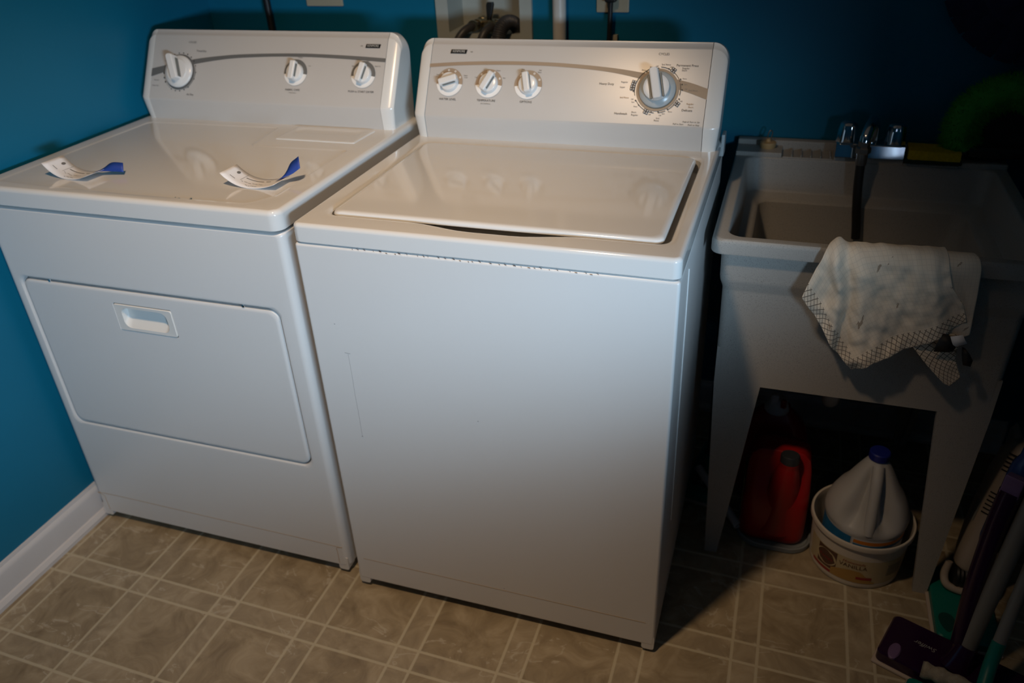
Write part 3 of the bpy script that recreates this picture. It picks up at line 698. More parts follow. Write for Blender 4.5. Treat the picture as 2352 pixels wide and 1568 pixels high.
# ------------------------------------------------------------------ utility sink
SX0, SX1, SY0, SY1, SZ = .703, 1.287, .3115, .912, .810
SC = .995
sk = thing('utility_sink', (SC, .6, 0), 'grey speckled freestanding laundry sink on four legs right of the washing machine', 'sink')
bm = bmesh.new()
def so(i, z, r=.022): return xy(rr(SX0 + i, SX1 - i, SY0 + i, SY1 - i * .3, r, 6, 10), z)
def si(i, z, r=.03, back=.826): return xy(rr(.7315 + i, 1.2585 - i, .3365 + i, back - i, r, 6, 10), z)
loft(bm, [so(.030, .474, .012), so(.029, .60, .014), so(.0275, .690, .016), so(.027, .696, .016), so(.0215, .712, .018), so(.0205, .72, .018), so(.019, .776, .02), so(.006, .778), so(.001, .780), so(0, .783), so(0, .801), so(.001, .8065), so(.004, .8095), so(.007, SZ),
          si(-.004, SZ), si(-.001, .8085), si(.001, .805), si(.004, .770), si(.008, .735), si(.012, .729), si(.034, .721), si(.040, .714), si(.052, .56, .05), si(.066, .515, .06), si(.10, .498, .06)], False, True)
# back ledge: raised blocks between two ribbed soap trays, and a back lip
for a, b in ((.7045, .8105), (.9255, 1.0745), (1.1875, 1.2855)): box(bm, a, b, .8275, .905, .806, .8205, .003, 2)
box(bm, .704, 1.286, .888, .9125, .806, .833, .004, 2)
for x0 in (.811, 1.075):
    for k in range(5): box(bm, x0 + .020 + k * .0215, x0 + .0235 + k * .0215, .832, .886, .807, .8165, .0012, 1)
    box(bm, x0, x0 + .114, .8265, .832, .806, .8125, .002, 1)
obj('basin', bm, 'sink', sk, angle=35)
def leg(sx, sy):
    """L-shaped tapering moulded leg; sx, sy = corner"""
    bm = bmesh.new()
    fx = (lambda x: x) if sx < 0 else (lambda x: 2 * SC - x)
    fy = (lambda y: y) if sy < 0 else (lambda y: (.3115 + .905) - y)
    for z0, z1 in ((.55, .47), (.47, 0)):
        pass
    secs = []
    for z in (.56, .473, .25, 0):
        t_ = max(0, (.473 - z) / .473); x0 = .7335 + (0 if z > .5 else .0195 * min(1, t_) + .006 * 0) ; y0 = .3425 - .018 * 0
        wx = .094 - .066 * t_ if z <= .473 else .094; wy = .094 - .066 * t_ if z <= .473 else .094
        y0 = .3415 - .016 * t_
        th = .014
        q_ = [(x0, y0), (x0 + wx, y0), (x0 + wx, y0 + th), (x0 + th, y0 + th), (x0 + th, y0 + wy), (x0, y0 + wy)]
        secs.append([(fx(a), fy(b), z) for a, b in q_])
    loft(bm, secs, True, True)
    for f_ in bm.faces: pass
    return obj('leg', bm, 'sink', sk, angle=30)
for sx in (-1, 1):
    for sy in (-1, 1): leg(sx, sy)
bm = bmesh.new(); tube(bm, [(SC, .58, .50), (SC, .58, .36), (SC, .60, .30), (SC, .65, .29), (SC, .69, .33), (SC, .72, .38), (SC, .80, .38), (SC, .92, .38)], .02, 16); obj('drain_pipe', bm, 'pvc', sk)
bm = bmesh.new()
for x, y, z in ((.99, .822, .0), ): pass
bm.free()

# faucet
fc = thing('faucet', (1.0, .845, .82), 'chrome two-handle faucet on the back ledge of the sink', 'faucet')
bm = bmesh.new(); loft(bm, [[(x, y + (.005 if x > 1 and y < .83 else 0), z) for y, z in ((.8165, .8206), (.8165, .8225), (.8216, .8488), (.8232, .8500), (.870, .8500), (.872, .8480), (.872, .8206))] for x in (.9265, 1.0720)], True, True); box(bm, .934, 1.065, .824, .868, .848, .853, .002, 2); obj('base_plate', bm, 'chrome', fc)
for x, nm in ((.9480, 0), (1.0500, 1)):
    bm = bmesh.new(); seg = 24; prof = [(.0225, .850), (.0228, .854), (.0215, .860), (.0205, .875), (.0185, .888), (.0165, .8935), (.010, .8965), (.0001, .897)]
    loft(bm, [[(x + r_ * (1 + .05 * math.cos(6 * a)) * math.cos(a), .848 + r_ * (1 + .05 * math.cos(6 * a)) * math.sin(a), z) for a in [2 * PI * k / 48 for k in range(48)]] for r_, z in prof], True, False)
    obj('handle', bm, 'chrome', fc, angle=60)
bm = bmesh.new(); tube(bm, [(1.0, .848, .850), (1.0, .848, .872), (.999, .842, .893), (.995, .822, .903), (.988, .795, .898), (.983, .778, .884), (.981, .772, .868)], lambda s_: .0155 - .004 * s_, 18); obj('spout', bm, 'chrome', fc)
bm = bmesh.new(); lathe(bm, [(.0150, 0), (.0165, .002), (.0165, .012), (.0150, .014), (.0125, .016), (.0125, .026)], 6, Matrix.Translation((.9805, .7705, .848))); lathe(bm, [(.0115, -.026), (.0120, -.024), (.0120, -.002), (.0115, .002)], 20, Matrix.Translation((.9805, .7705, .848))); obj('hose_adapter', bm, 'dull_metal', fc, angle=30)
cord('rubber_hose', [(.9805, .7705, .842), (.9808, .7700, .815), (.9835, .768, .77), (.989, .766, .72), (.9955, .764, .675), (.9985, .763, .648)], .0100, 'black_rubber', 'short black rubber hose hanging from the faucet into the sink', 'hose', 18)
# rubber stopper with wire loop
st = thing('sink_stopper', (.7755, .872, .8205), 'tan rubber sink stopper with a wire loop on the left of the sink ledge', 'stopper')
m = Matrix.Translation((.7755, .868, .8205))
bm = bmesh.new(); lathe(bm, [(.0170, 0), (.0180, .002), (.0195, .011), (.0190, .0135), (.012, .0145), (.006, .0150), (.0055, .020), (.003, .022)], 28, m); obj('plug_body', bm, 'stopper', st)
bm = bmesh.new(); tube(bm, [(.7735, .868, .8375), (.7730, .869, .8500), (.7775, .872, .8600), (.7830, .872, .8560), (.7805, .868, .842), (.7765, .868, .8375)], .0012, 8); obj('wire_loop', bm, 'dull_metal', st)
# sponge
sp = thing('sponge', (1.135, .852, .82), 'yellow cleaning sponge with dark green scouring pad in the right soap tray', 'sponge')
rs = Matrix.Translation((1.134, .846, .8170)) @ Matrix.Rotation(math.radians(-2), 4, 'Z')
bm = bmesh.new(); box(bm, -.058, .058, -.034, .034, .000, .0085, .003, 2, rs); obj('scouring_pad', bm, 'scour', sp)
bm = bmesh.new(); t2 = bmesh.new(); bmesh.ops.create_cube(t2, size=1); bmesh.ops.subdivide_edges(t2, edges=t2.edges, cuts=9, use_grid_fill=True)
for v in t2.verts:
    v.co = Vector((v.co.x * .106, v.co.y * .064, .0185 + v.co.z * .020)); v.co += noise.noise_vector(v.co * 120) * .0011
bmesh.ops.transform(t2, matrix=rs, verts=t2.verts); merge(bm, t2); obj('foam', bm, 'sponge_yellow', sp, angle=60, wn=False)

# ------------------------------------------------------------------ cloth over the sink's front rim
ct = thing('cleaning_cloth', (1.03, .31, .81), 'stained cream cloth with lattice border draped over the front rim of the sink', 'cloth')
def poly_sample(P, n):
    P = [Vector(p) for p in P]; L_ = [0]
    for a, b in zip(P, P[1:]): L_.append(L_[-1] + (b - a).length)
    out = []
    for k in range(n + 1):
        d = L_[-1] * k / n; i = 0
        while i < len(P) - 2 and d > L_[i + 1]: i += 1
        out.append(P[i].lerp(P[i + 1], (d - L_[i]) / max(1e-9, L_[i + 1] - L_[i])))
    return out
def drape(x, z, yoff):
    """hang in front of the apron; above the rim the sheet bends back over it. z above .8 is arc length"""
    ztop = .8165
    if z <= .796: return Vector((x, .302 + yoff, z))
    s_ = z - .796; r = .0205
    if s_ < r * PI / 2:
        a = s_ / r; return Vector((x, .302 + r - r * math.cos(a) + yoff * (1 - a / (PI / 2)), .796 + r * math.sin(a) - yoff * .5 * math.sin(a)))
    s_ -= r * PI / 2
    return Vector((x, .3225 + s_, ztop - yoff * .5 if s_ < .012 else ztop - (s_ - .012) * 1.2))
def sheet(name, mname, sides, nu, nv, dispf, uvs, layer=0):
    c0, c1, c2, c3 = sides           # c0: p00->p10 (u), c1: p10->p11, c2: p01->p11, c3: p00->p01
    A = poly_sample(c0, nu); B = poly_sample(c2, nu); Cc = poly_sample(c3, nv); D = poly_sample(c1, nv)
    bm = bmesh.new(); uvl = bm.loops.layers.uv.new('UVMap'); G = []; UV = {}
    for i in range(nu + 1):
        row = []
        for j in range(nv + 1):
            s_, t_ = i / nu, j / nv
            p = A[i] * (1 - t_) + B[i] * t_ + Cc[j] * (1 - s_) + D[j] * s_ - (A[0] * (1 - s_) * (1 - t_) + A[-1] * s_ * (1 - t_) + B[0] * (1 - s_) * t_ + B[-1] * s_ * t_)
            q_ = drape(p.x, p.y, dispf(p.x, p.y, s_, t_) + layer)
            v = bm.verts.new(q_); UV[v] = (s_ * uvs[0], t_ * uvs[1]); row.append(v)
        G.append(row)
    for i in range(nu):
        for j in range(nv):
            f_ = bm.faces.new((G[i][j], G[i + 1][j], G[i + 1][j + 1], G[i][j + 1]))
            for lp in f_.loops: lp[uvl].uv = UV[lp.vert]
    o = obj(name, bm, mname, ct, angle=180, wn=False)
    sd = o.modifiers.new('thick', 'SOLIDIFY'); sd.thickness = .0016; sd.offset = 0
    sb = o.modifiers.new('sub', 'SUBSURF'); sb.levels = 1; sb.render_levels = 1
    return o
def folds(x, z, s_, t_):
    d = -.0105
    # main crease falling from the top at x~.935 to ~.955
    xc = .937 + .018 * smooth01((.82 - z) / .10)
    k = (x - xc) / .012; d += -.013 * math.exp(-(k + 1.1) ** 2) + .010 * math.exp(-(k - .5) ** 2)
    hang = smooth01((.80 - z) / .10)
    d += -.0065 * math.sin((x - .9) * 58 + z * 22) * (.4 + .6 * hang)
    d += -.0075 * noise.noise(Vector((x * 30 + z * 9, z * 24, 3.1))) - .0042 * noise.noise(Vector((x * 75, z * 62 + x * 20, 1.1)))
    d += -.007 * math.exp(-((z - .595 - (x - .99) * .35) / .016) ** 2) * smooth01((.1 - abs(x - .99)) / .05)
    k2 = (x - 1.085 - (.80 - z) * .25) / .010; d += -.007 * math.exp(-k2 * k2) * smooth01((z - .70) / .06)
    return min(d, -.0015)
Lc, Bc, Rc, TR = (.877, .720), (.988, .570), (1.159, .698), (1.100, .842)
# side names: u runs along the lower-left border L->B, v runs L->top
sheet('front_flap', 'cloth',
      ([Bc, (.951, .611), (.909, .677), Lc],
       [Lc, (.889, .76), (.904, .806), (.912, .822), (.93, .836), (.945, .848), (1.0, .852), (1.066, .852), TR],
       [Rc, (1.146, .733), (1.121, .765), (1.109, .80), TR],
       [Bc, (1.036, .609), (1.082, .637), (1.118, .664), Rc]), 44, 60, folds, (.187, .255))
def folds2(x, z, s_, t_): return -.0008 - .002 * noise.noise(Vector((x * 30, z * 30, 7))) - .001 * math.sin(x * 120) * smooth01((.8 - z) / .05) 
sheet('rear_layer', 'cloth_plain',
      ([(1.06, .660), (1.12, .655), (1.150, .660), (1.170, .672)], [(1.170, .672), (1.165, .745), (1.160, .80), (1.155, .822), (1.146, .842)], [(1.06, .842), (1.10, .846), (1.146, .842)], [(1.06, .660), (1.06, .75), (1.06, .842)]), 20, 28, folds2, (.11, .19))
sheet('hanging_corner', 'cloth_lattice',
      ([(1.150, .566), (1.160, .563), (1.174, .584)], [(1.174, .584), (1.157, .622), (1.155, .672)], [(1.070, .672), (1.11, .675), (1.155, .672)], [(1.150, .566), (1.115, .600), (1.082, .637), (1.070, .672)]), 14, 18, lambda x, z, s_, t_: -.0055 - .002 * noise.noise(Vector((x * 40, z * 40, 9))), (.07, .12))
def ribbon(pts, wd_, mname, name):
    bm = bmesh.new(); A = []
    for (x, y, z), wv in zip(pts, wd_): A.append((bm.verts.new((x - wv[0], y, z - wv[1])), bm.verts.new((x + wv[0], y - .003, z + wv[1]))))
    for a, b in zip(A, A[1:]): bm.faces.new((a[0], b[0], b[1], a[1]))
    o = obj(name, bm, mname, ct, wn=False); sd = o.modifiers.new('thick', 'SOLIDIFY'); sd.thickness = .0015
ribbon([(1.1365, .290, .672), (1.1345, .285, .660), (1.131, .283, .650), (1.128, .286, .641)], [(.012, -.004), (.014, -.006), (.014, -.003), (.012, .002)], 'black_ribbon', 'black_strap')
ribbon([(1.163, .290, .652), (1.168, .286, .642), (1.173, .284, .630), (1.175, .287, .618)], [(.002, 0), (.006, .001), (.008, .002), (.006, 0)], 'black_ribbon', 'black_strap')
ribbon([(1.146, .287, .676), (1.150, .284, .668), (1.155, .283, .660)], [(.009, .004), (.009, .005), (.009, .006)], 'paper', 'care_label')

# ------------------------------------------------------------------ under the sink
# tray
tr = bmesh.new(); P = rr(.820, .992, .366, .555, .055, 8, 6)
def trl(i, z): return [(.906 + (a - .906) * (1 - i / .085), .478 + (b - .478) * (1 - i / .11), z) for a, b in P]
loft(tr, [trl(.003, 0), trl(0, .003), trl(0, .014), trl(.002, .016), trl(.005, .014), trl(.008, .006)], True, True)
tag(obj('drip_tray', tr, 'tray_grey'), 'low blue-grey tray under the red jugs beneath the sink', 'tray')
# front red jug: rounded block with a slanting hollow handle in front and a black cap
jg = thing('red_jug', (.91, .46, .007), 'red detergent jug with black cap standing at the front under the sink', 'jug', 'red jugs under the sink')
def jug_body(cx_, cy_, w_, d_, h_, zb, front=True):
    bm = bmesh.new(); loops = []
    for f_, z in ((.90, 0), (.97, .006), (1.0, .02), (1.0, .45 * h_), (.98, .62 * h_), (.94, .80 * h_), (.86, .92 * h_), (.66, .985 * h_), (.40, h_)):
        lp = rr(cx_ - w_ / 2 * f_, cx_ + w_ / 2 * f_, cy_ - d_ / 2 * f_, cy_ + d_ / 2 * f_, .032 * f_, 6, 6)
        if front:   # front face leans back in the upper part where the handle stands off
            lp = [(a, b + (.045 * smooth01((z / h_ - .35) / .5) * smooth01((cy_ - b) / (d_ / 2))) , zb + z) for a, b in lp]
        else: lp = [(a, b, zb + z) for a, b in lp]
        loops.append(lp)
    loft(bm, loops, True, True); return bm
obj('body', jug_body(.898, .460, .150, .150, .235, .007), 'red_plastic', jg, angle=60)
bm = bmesh.new(); tube(bm, [(.905, .436, .045), (.908, .430, .10), (.912, .422, .16), (.9145, .418, .205), (.9155, .418, .234)], lambda s_: .0600 - .0385 * min(1, s_ * 1.12) ** .75, 28); obj('handle', bm, 'red_plastic', jg, angle=60)
bm = bmesh.new(); lathe(bm, [(.0205, 0), (.0215, .002), (.0215, .018), (.0195, .021), (.0001, .0215)], 28, Matrix.Translation((.9155, .418, .232)) @ Matrix.Rotation(-.12, 4, 'X'), True, False); obj('cap', bm, 'cap_black', jg)
bm = bmesh.new(); box(bm, .8222, .8236, .41, .50, .05, .17, .0004, 1); obj('label', bm, 'label_olive', jg)
# rear red jug with white dispenser cap
jg = thing('red_jug', (.88, .612, .0), 'red detergent jug with white dispenser cap behind the front jug under the sink', 'jug', 'red jugs under the sink')
bm = bmesh.new(); loops = []
for f_, z in ((.9, 0), (1, .01), (1, .12), (.98, .15), (.90, .185), (.74, .215), (.52, .236), (.36, .246), (.34, .255)): loops.append(xy(rr(.880 - .085 * f_, .880 + .085 * f_, .612 - .05 * f_, .612 + .05 * f_, .045 * f_, 6, 5), z + .0005))
loft(bm, loops, True, True); obj('body', bm, 'red_dark', jg, angle=60)
bm = bmesh.new(); mc = Matrix.Translation((.878, .608, .242)); lathe(bm, [(.029, 0), (.030, .002), (.0295, .012), (.025, .016), (.0235, .030), (.018, .036), (.0001, .037)], 28, mc, True, False); box(bm, -.018, .002, -.020, .0, .022, .052, .005, 3, mc); cp = obj('cap', bm, 'cap_white', jg, angle=50)
bm = bmesh.new(); box(bm, .006, .020, -.026, -.014, .020, .044, .005, 3, mc); obj('tap_button', bm, 'red_plastic', cp)
# pale pipe end poking out
bm = bmesh.new(); pts_o = [(.822, .400, .028), (.772, .470, .040)]
d_ = (Vector(pts_o[1]) - Vector(pts_o[0])).normalized(); mt = d_.to_track_quat('Z', 'Y').to_matrix().to_4x4(); mt.translation = pts_o[0]
lathe(bm, [(.0075, .03), (.0075, 0), (.0095, 0), (.0105, .002), (.0105, .20), (.0, .20)], 20, mt, True, True); tag(obj('plastic_tube', bm, 'cap_white'), 'pale plastic tube end lying by the sink leg beside the red jug', 'tube')
# ice-cream pail
BX, BY = 1.088, .398
pl = thing('plastic_pail', (BX, BY, 0), 'round cream ice-cream pail with a printed label on the floor under the sink', 'pail')
bm = bmesh.new(); lathe(bm, [(.094, 0), (.0975, .003), (.0985, .012), (.1035, .105), (.1040, .118), (.1095, .120), (.1110, .123), (.1110, .1325), (.1095, .1345), (.1055, .1335), (.1020, .120), (.0955, .012), (.0, .010)], 64, Matrix.Translation((BX, BY, 0))); obj('pail_body', bm, 'pail', pl, angle=50)
def on_pail(a, h, off=.0006): 
    r_ = .0985 + (.1035 - .0985) * (h - .012) / .093 + off; q_ = math.radians(a); return Vector((BX + r_ * math.cos(q_), BY + r_ * math.sin(q_), h))
def pail_patch(name, a0, a1, h0, h1, mname, off, f0=None, par=pl):
    bm = bmesh.new(); n_ = 24; G = []
    for i in range(n_ + 1):
        a = a0 + (a1 - a0) * i / n_; lo_, hi_ = (h0, h1) if f0 is None else f0(i / n_); G.append([bm.verts.new(on_pail(a, lo_ + (hi_ - lo_) * j / 4, off)) for j in range(5)])
    for i in range(n_):
        for j in range(4): bm.faces.new((G[i][j], G[i + 1][j], G[i + 1][j + 1], G[i][j + 1]))
    return obj(name, bm, mname, par, wn=False)
lb = pail_patch('label', 195, 350, .018, .088, 'pail_label', .0004)
pail_patch('label_art', 236, 292, .02, .06, 'pail_gold', .0008, lambda s_: (.0185, .0185 + .036 * max(.05, math.sin(PI * min(1, s_ * .62 + .18))) * (1 - smooth01((s_ - .6) / .4) * .8)), lb)
pail_patch('label_art', 214, 242, .030, .086, 'pail_brown', .0007, None, lb)
pail_patch('label_art', 205, 240, .018, .026, 'pail_red', .0007, None, lb)
pail_patch('label_art', 268, 287, .030, .038, 'pail_red', .0010, None, lb)
bm = bmesh.new(); G = [bm.verts.new(on_pail(227 + 15 * math.cos(2 * PI * k / 32), .058 + .022 * math.sin(2 * PI * k / 32), .0011)) for k in range(32)]; bm.faces.new(G); obj('label_art', bm, 'pail_label', lb, wn=False)
def wrap_text(body, a, h, size, mname, sx=1, shear=0):
    bm = bmesh.new(); text_bm(bm, body, size, Matrix.Identity(4), sx=sx, shear=shear)
    for v in bm.verts: v.co = on_pail(a + math.degrees(v.co.x / .101), h + v.co.y, .0014)
    obj('label_lettering', bm, mname, lb, smooth=False)
wrap_text('VANILLA', 262, .066, .015, 'pail_brown'); wrap_text('Homemade', 262, .078, .010, 'pail_red', shear=.3); wrap_text('Kemps', 227, .058, .013, 'pail_red', shear=.2)
for k in range(6): pail_patch('label_lettering', 305, 328, .040 + k * .006, .042 + k * .006, 'print_grey', .0009, None, lb)
# bleach jug in the pail
JX, JY = 1.092, .400
bj = thing('bleach_jug', (JX, JY, .0105), 'translucent white bleach jug with a blue cap sitting in the ice-cream pail', 'jug')
bm = bmesh.new(); loops = []; NS = 48
for r_, z in ((.078, .0), (.083, .005), (.084, .02), (.084, .124), (.0875, .131), (.0885, .140), (.0865, .156), (.080, .174), (.069, .197), (.056, .216), (.043, .243), (.031, .266), (.0215, .282), (.0175, .289), (.0175, .300)):
    lp = []
    for k in range(NS):
        a = 2 * PI * k / NS - PI / 2; da = min(a + PI / 2, 2 * PI - (a + PI / 2))
        # hollows either side of the handle (which faces the camera)
        hol = .42 * math.exp(-((da - .46) / .26) ** 2) * smooth01((z - .125) / .04) * (1 - smooth01((z - .24) / .04)); rr_ = r_ * (1 - hol)
        lp.append((JX + rr_ * math.cos(a), JY + rr_ * math.sin(a), .0105 + z))
    loops.append(lp)
loft(bm, loops, True, True); obj('body', bm, 'jug_milk', bj, angle=70)
bm = bmesh.new(); tube(bm, [(JX, JY - .078, .146), (JX, JY - .075, .165), (JX, JY - .065, .200), (JX, JY - .053, .235), (JX, JY - .040, .262), (JX, JY - .020, .287)], lambda s_: .0115 + .002 * abs(s_ - .5), 14); obj('handle', bm, 'jug_milk', bj, angle=70)
bm = bmesh.new(); lathe(bm, [(.0205, 0), (.0215, .001), (.0215, .016), (.0195, .0185), (.0001, .019)], 32, Matrix.Translation((JX, JY, .2975)), True, False); obj('cap', bm, 'cap_blue', bj)
def band(a0, a1, h0, h1, mname, off):
    bm = bmesh.new(); n_ = 28; G = []
    for i in range(n_ + 1):
        a = math.radians(a0 + (a1 - a0) * i / n_); G.append([bm.verts.new((JX + (.084 + off) * math.cos(a), JY + (.084 + off) * math.sin(a), h)) for h in (h0, h1)])
    for i in range(n_): bm.faces.new((G[i][0], G[i + 1][0], G[i + 1][1], G[i][1]))
    obj('label', bm, mname, bj, wn=False)
band(178, 248, .04, .131, 'label_blue', .0005); band(250, 372, .04, .131, 'label_white', .0005); band(252, 350, .119, .128, 'label_orange', .0010); band(252, 350, .112, .117, 'label_blue', .0010)
bm = bmesh.new()
def jug_text(body, a, h, size):
    b2 = bmesh.new(); text_bm(b2, body, size, Matrix.Identity(4))
    for v in b2.verts:
        z = h + v.co.y; r_ = .0872 - (z - .150) * .42 + .0003; q_ = math.radians(a) + v.co.x / .08
        v.co = Vector((JX + r_ * math.cos(q_), JY + r_ * math.sin(q_), z + .0105))
    merge(bm, b2)
bm.free()

# ------------------------------------------------------------------ floor tools
def mop_head(par, cx_, cy_, rot, L_, Wd, zb, th, mname, pad, with_drops=True, text=None, tcol='label_white'):
    m = Matrix.Translation((cx_, cy_, zb)) @ Matrix.Rotation(rot, 4, 'Z')
    bm = bmesh.new()
    loft(bm, [[m @ Vector((a, b, z)) for a, b in rr(-L_ / 2 + i, L_ / 2 - i, -Wd / 2 + i, Wd / 2 - i, .012, 5, 6)] for i, z in ((.004, .006), (0, .009), (0, th - .004), (.003, th), (.006, th))], True, True)
    h = obj('head', bm, mname, par, angle=35)
    bm = bmesh.new(); box(bm, -L_ / 2 - .004, L_ / 2 + .004, -Wd / 2 - .006, Wd / 2 + .006, 0, .0075, .003, 2, m); obj('pad', bm, pad, par)
    if with_drops:
        for sx in (-1, 1):
            for sy in (-1, 1):
                bm = bmesh.new(); pts = []
                for k in range(20):
                    a = 2 * PI * k / 20; r_ = .018 * (1 - .35 * math.cos(a)) if True else .018
                    pts.append(m @ Vector((sx * (L_ / 2 - .045) + sx * r_ * 1.25 * math.cos(a), sy * (Wd / 2 - .028) + .014 * math.sin(a) * (1.1 - .5 * math.cos(a)) * .9, th + .0006)))
                bm.faces.new([bm.verts.new(p) for p in (pts if sx * sy > 0 else pts[::-1])])
                obj('grip_hole', bm, 'teal_dark', par, smooth=False)
    if text:
        bm = bmesh.new(); text_bm(bm, text[0], text[1], m @ Matrix.Translation((text[2], text[3], th + .0009)) @ Matrix.Rotation(text[4], 4, 'Z'), shear=.25); obj('logo_lettering', bm, tcol, par, smooth=False)
    return m, h
def pole(par, name, p0, p1, r, mname, r1=None):
    bm = bmesh.new(); r1 = r1 or r; tube(bm, [p0, tuple((Vector(p0) + Vector(p1)) / 2), p1], lambda s_: r + (r1 - r) * s_, 18, 4); return obj(name, bm, mname, par)
# teal mop head behind the sink's left leg
t = thing('sweeper_mop', (.732, .60, 0), 'teal flat sweeper mop on the floor between washer and sink leg', 'mop', 'teal sweeper mops')
mop_head(t, .7285, .602, math.radians(80), .235, .078, 0, .030, 'teal', 'pad_pale', True, ('Swiffer', .018, -.05, .0, 0))
bm = bmesh.new(); lathe(bm, [(.018, 0), (.020, .01), (.012, .03), (.011, .045)], 18, Matrix.Translation((.732, .60, .030))); obj('joint', bm, 'teal', t)
pole(t, 'handle', (.732, .602, .07), (.709, .885, .72), .0105, 'black_plastic')
# white upright sweeper vacuum with teal base
t = thing('sweeper_vacuum', (1.30, .26, 0), 'cream upright sweeper vacuum with a teal base leaning beside the right sink leg', 'vacuum')
m, h = mop_head(t, 1.300, .290, math.radians(90), .205, .120, 0, .028, 'teal', 'pad_pale', False, ('Swiffer', .020, -.035, -.018, math.radians(180)))
bm = bmesh.new()
pts = []
for k in range(24):
    a = 2 * PI * k / 24; pts.append((1.262 + .015 * math.cos(a) * (1 + .35 * math.sin(a)), .228 + .026 * math.sin(a), .0287))
bm.faces.new([bm.verts.new(p) for p in pts]); obj('dust_port', bm, 'teal_dark', t, smooth=False)
va, vb = Vector((1.306, .350, .045)), Vector((1.376, .455, .355)); ax = (vb - va).normalized()
bm = bmesh.new(); up = Vector((0, -1, .3)); up = (up - ax * up.dot(ax)).normalized(); sd_ = ax.cross(up)
secs = []
for s_, wx, wy in ((.05, .022, .022), (.10, .034, .032), (.20, .040, .040), (.35, .045, .044), (.55, .047, .046), (.75, .047, .046), (.90, .043, .044), (.97, .034, .036), (1.0, .020, .022)):
    c = va.lerp(vb, s_); secs.append([tuple(c + sd_ * wx * math.copysign(abs(math.cos(a)) ** .8, math.cos(a)) + up * wy * math.copysign(abs(math.sin(a)) ** .8, math.sin(a))) for a in [2 * PI * k / 32 for k in range(32)]])
loft(bm, secs, True, True); body = obj('body', bm, 'vac_cream', t, angle=60)
def body_pt(s_, ang, off=.001):
    c = va.lerp(vb, s_); wx = .0465; a = math.radians(ang)
    return c + sd_ * (wx + off) * math.copysign(abs(math.cos(a)) ** .8, math.cos(a)) + up * (wx + off) * math.copysign(abs(math.sin(a)) ** .8, math.sin(a))
leftA = 0 if sd_.x < 0 else 180
for base_s, n_ in ((.80, 5), (.50, 6)):
    bm = bmesh.new()
    for k in range(n_):
        s0 = base_s + k * .028
        for i in range(8):
            a0 = 38 + i * 7; a1 = a0 + 7; fx_ = (lambda a: a if sd_.x < 0 else 180 - a)
            flat(bm, [body_pt(s0, fx_(a0)), body_pt(s0, fx_(a1)), body_pt(s0 + .009, fx_(a1)), body_pt(s0 + .009, fx_(a0))])
    obj('vent_slot', bm, 'slot', body, smooth=False)
bm = bmesh.new()
for i in range(8):
    a0 = 4 + i * 3; fx_ = (lambda a: a if sd_.x < 0 else 180 - a)
    flat(bm, [body_pt(.42, fx_(a0)), body_pt(.42, fx_(a0 + 3)), body_pt(.56, fx_(a0 + 3)), body_pt(.56, fx_(a0))])
obj('side_panel', bm, 'vac_panel', body, smooth=False)
bm = bmesh.new(); tube(bm, [(1.268, .352, .085), (1.264, .340, .055), (1.272, .325, .040), (1.305, .318, .036), (1.345, .322, .040), (1.358, .338, .055), (1.356, .352, .085)], .0085, 12); obj('fork', bm, 'vac_cream', t)
bm = bmesh.new(); lathe(bm, [(.0005, -.034), (.020, -.032)] + [(.026 + .0018 * (k % 2), -.028 + k * .004) for k in range(15)] + [(.020, .032), (.0005, .034)], 24, Matrix.Translation((1.312, .345, .056)) @ Matrix.Rotation(PI / 2, 4, 'Y')); obj('swivel', bm, 'black_plastic', t, angle=20)
pole(t, 'handle', tuple(vb - ax * .01), tuple(vb + ax * .30), .0125, 'pole_grey')
# purple wet mop
PCX, PCY, PR = 1.262, .1145, math.radians(-22)
t = thing('wet_mop', (PCX, PCY, 0), 'dark purple spray mop with grey pole and blue bottle in front of the sink leg', 'mop')
m, h = mop_head(t, PCX, PCY, PR, .265, .118, 0, .034, 'purple', 'pad_pale', False, ('Swiffer', .0150, -.058, .010, PI), 'vac_panel')
bm = bmesh.new()
loft(bm, [[m @ Vector((-.103 + (1 - i_) * .5 * .012 * 0 + .011 * math.cos(a) * i_ + 0, -.040 + .022 * math.sin(a) * i_ , h_)) for a in [2 * PI * k / 20 for k in range(20)]] for i_, h_ in ((1, .032), (1, .036), (.8, .0385))], True, True); obj('pad_release', bm, 'lilac', t)
bm = bmesh.new(); tube(bm, [(1.262, .1145, .030), (1.268, .121, .050), (1.276, .131, .078)], lambda s_: .030 - .010 * s_, 16); obj('joint', bm, 'purple', t)
pa, pb = Vector((1.276, .131, .075)), Vector((1.318, .200, .350)); pd = (pb - pa).normalized(); top = pa + pd * 1.12
pole(t, 'pole', tuple(pa), tuple(top), .0165, 'pole_grey')
bm = bmesh.new(); off = Vector((-.030, .012, .0)); tube(bm, [tuple(pa + off * .45 + pd * .0), tuple(pa + off * .9 + pd * .12), tuple(pa + off * 1.15 + pd * .26), tuple(pa + off * 1.15 + pd * .335)], lambda s_: .015 + .005 * s_, 18); hs = obj('housing', bm, 'purple', t)
q_ = pa + off * 1.15 + pd * .345
bm = bmesh.new(); mq = pd.to_track_quat('Z', 'Y').to_matrix().to_4x4(); mq.translation = q_; box(bm, -.017, .017, -.014, .014, -.018, .022, .004, 2, mq); obj('latch', bm, 'lilac', t)
mb = pd.to_track_quat('Z', 'Y').to_matrix().to_4x4(); mb.translation = pa + Vector((-.010, .052, 0)) + pd * .185
bm = bmesh.new(); lathe(bm, [(.018, 0), (.026, .008), (.028, .02), (.028, .165), (.026, .185), (.020, .198), (.019, .225), (.0001, .227)], 32, mb, True, False); bo = obj('solution_bottle', bm, 'bottle_blue', t, angle=60)
bm = bmesh.new()
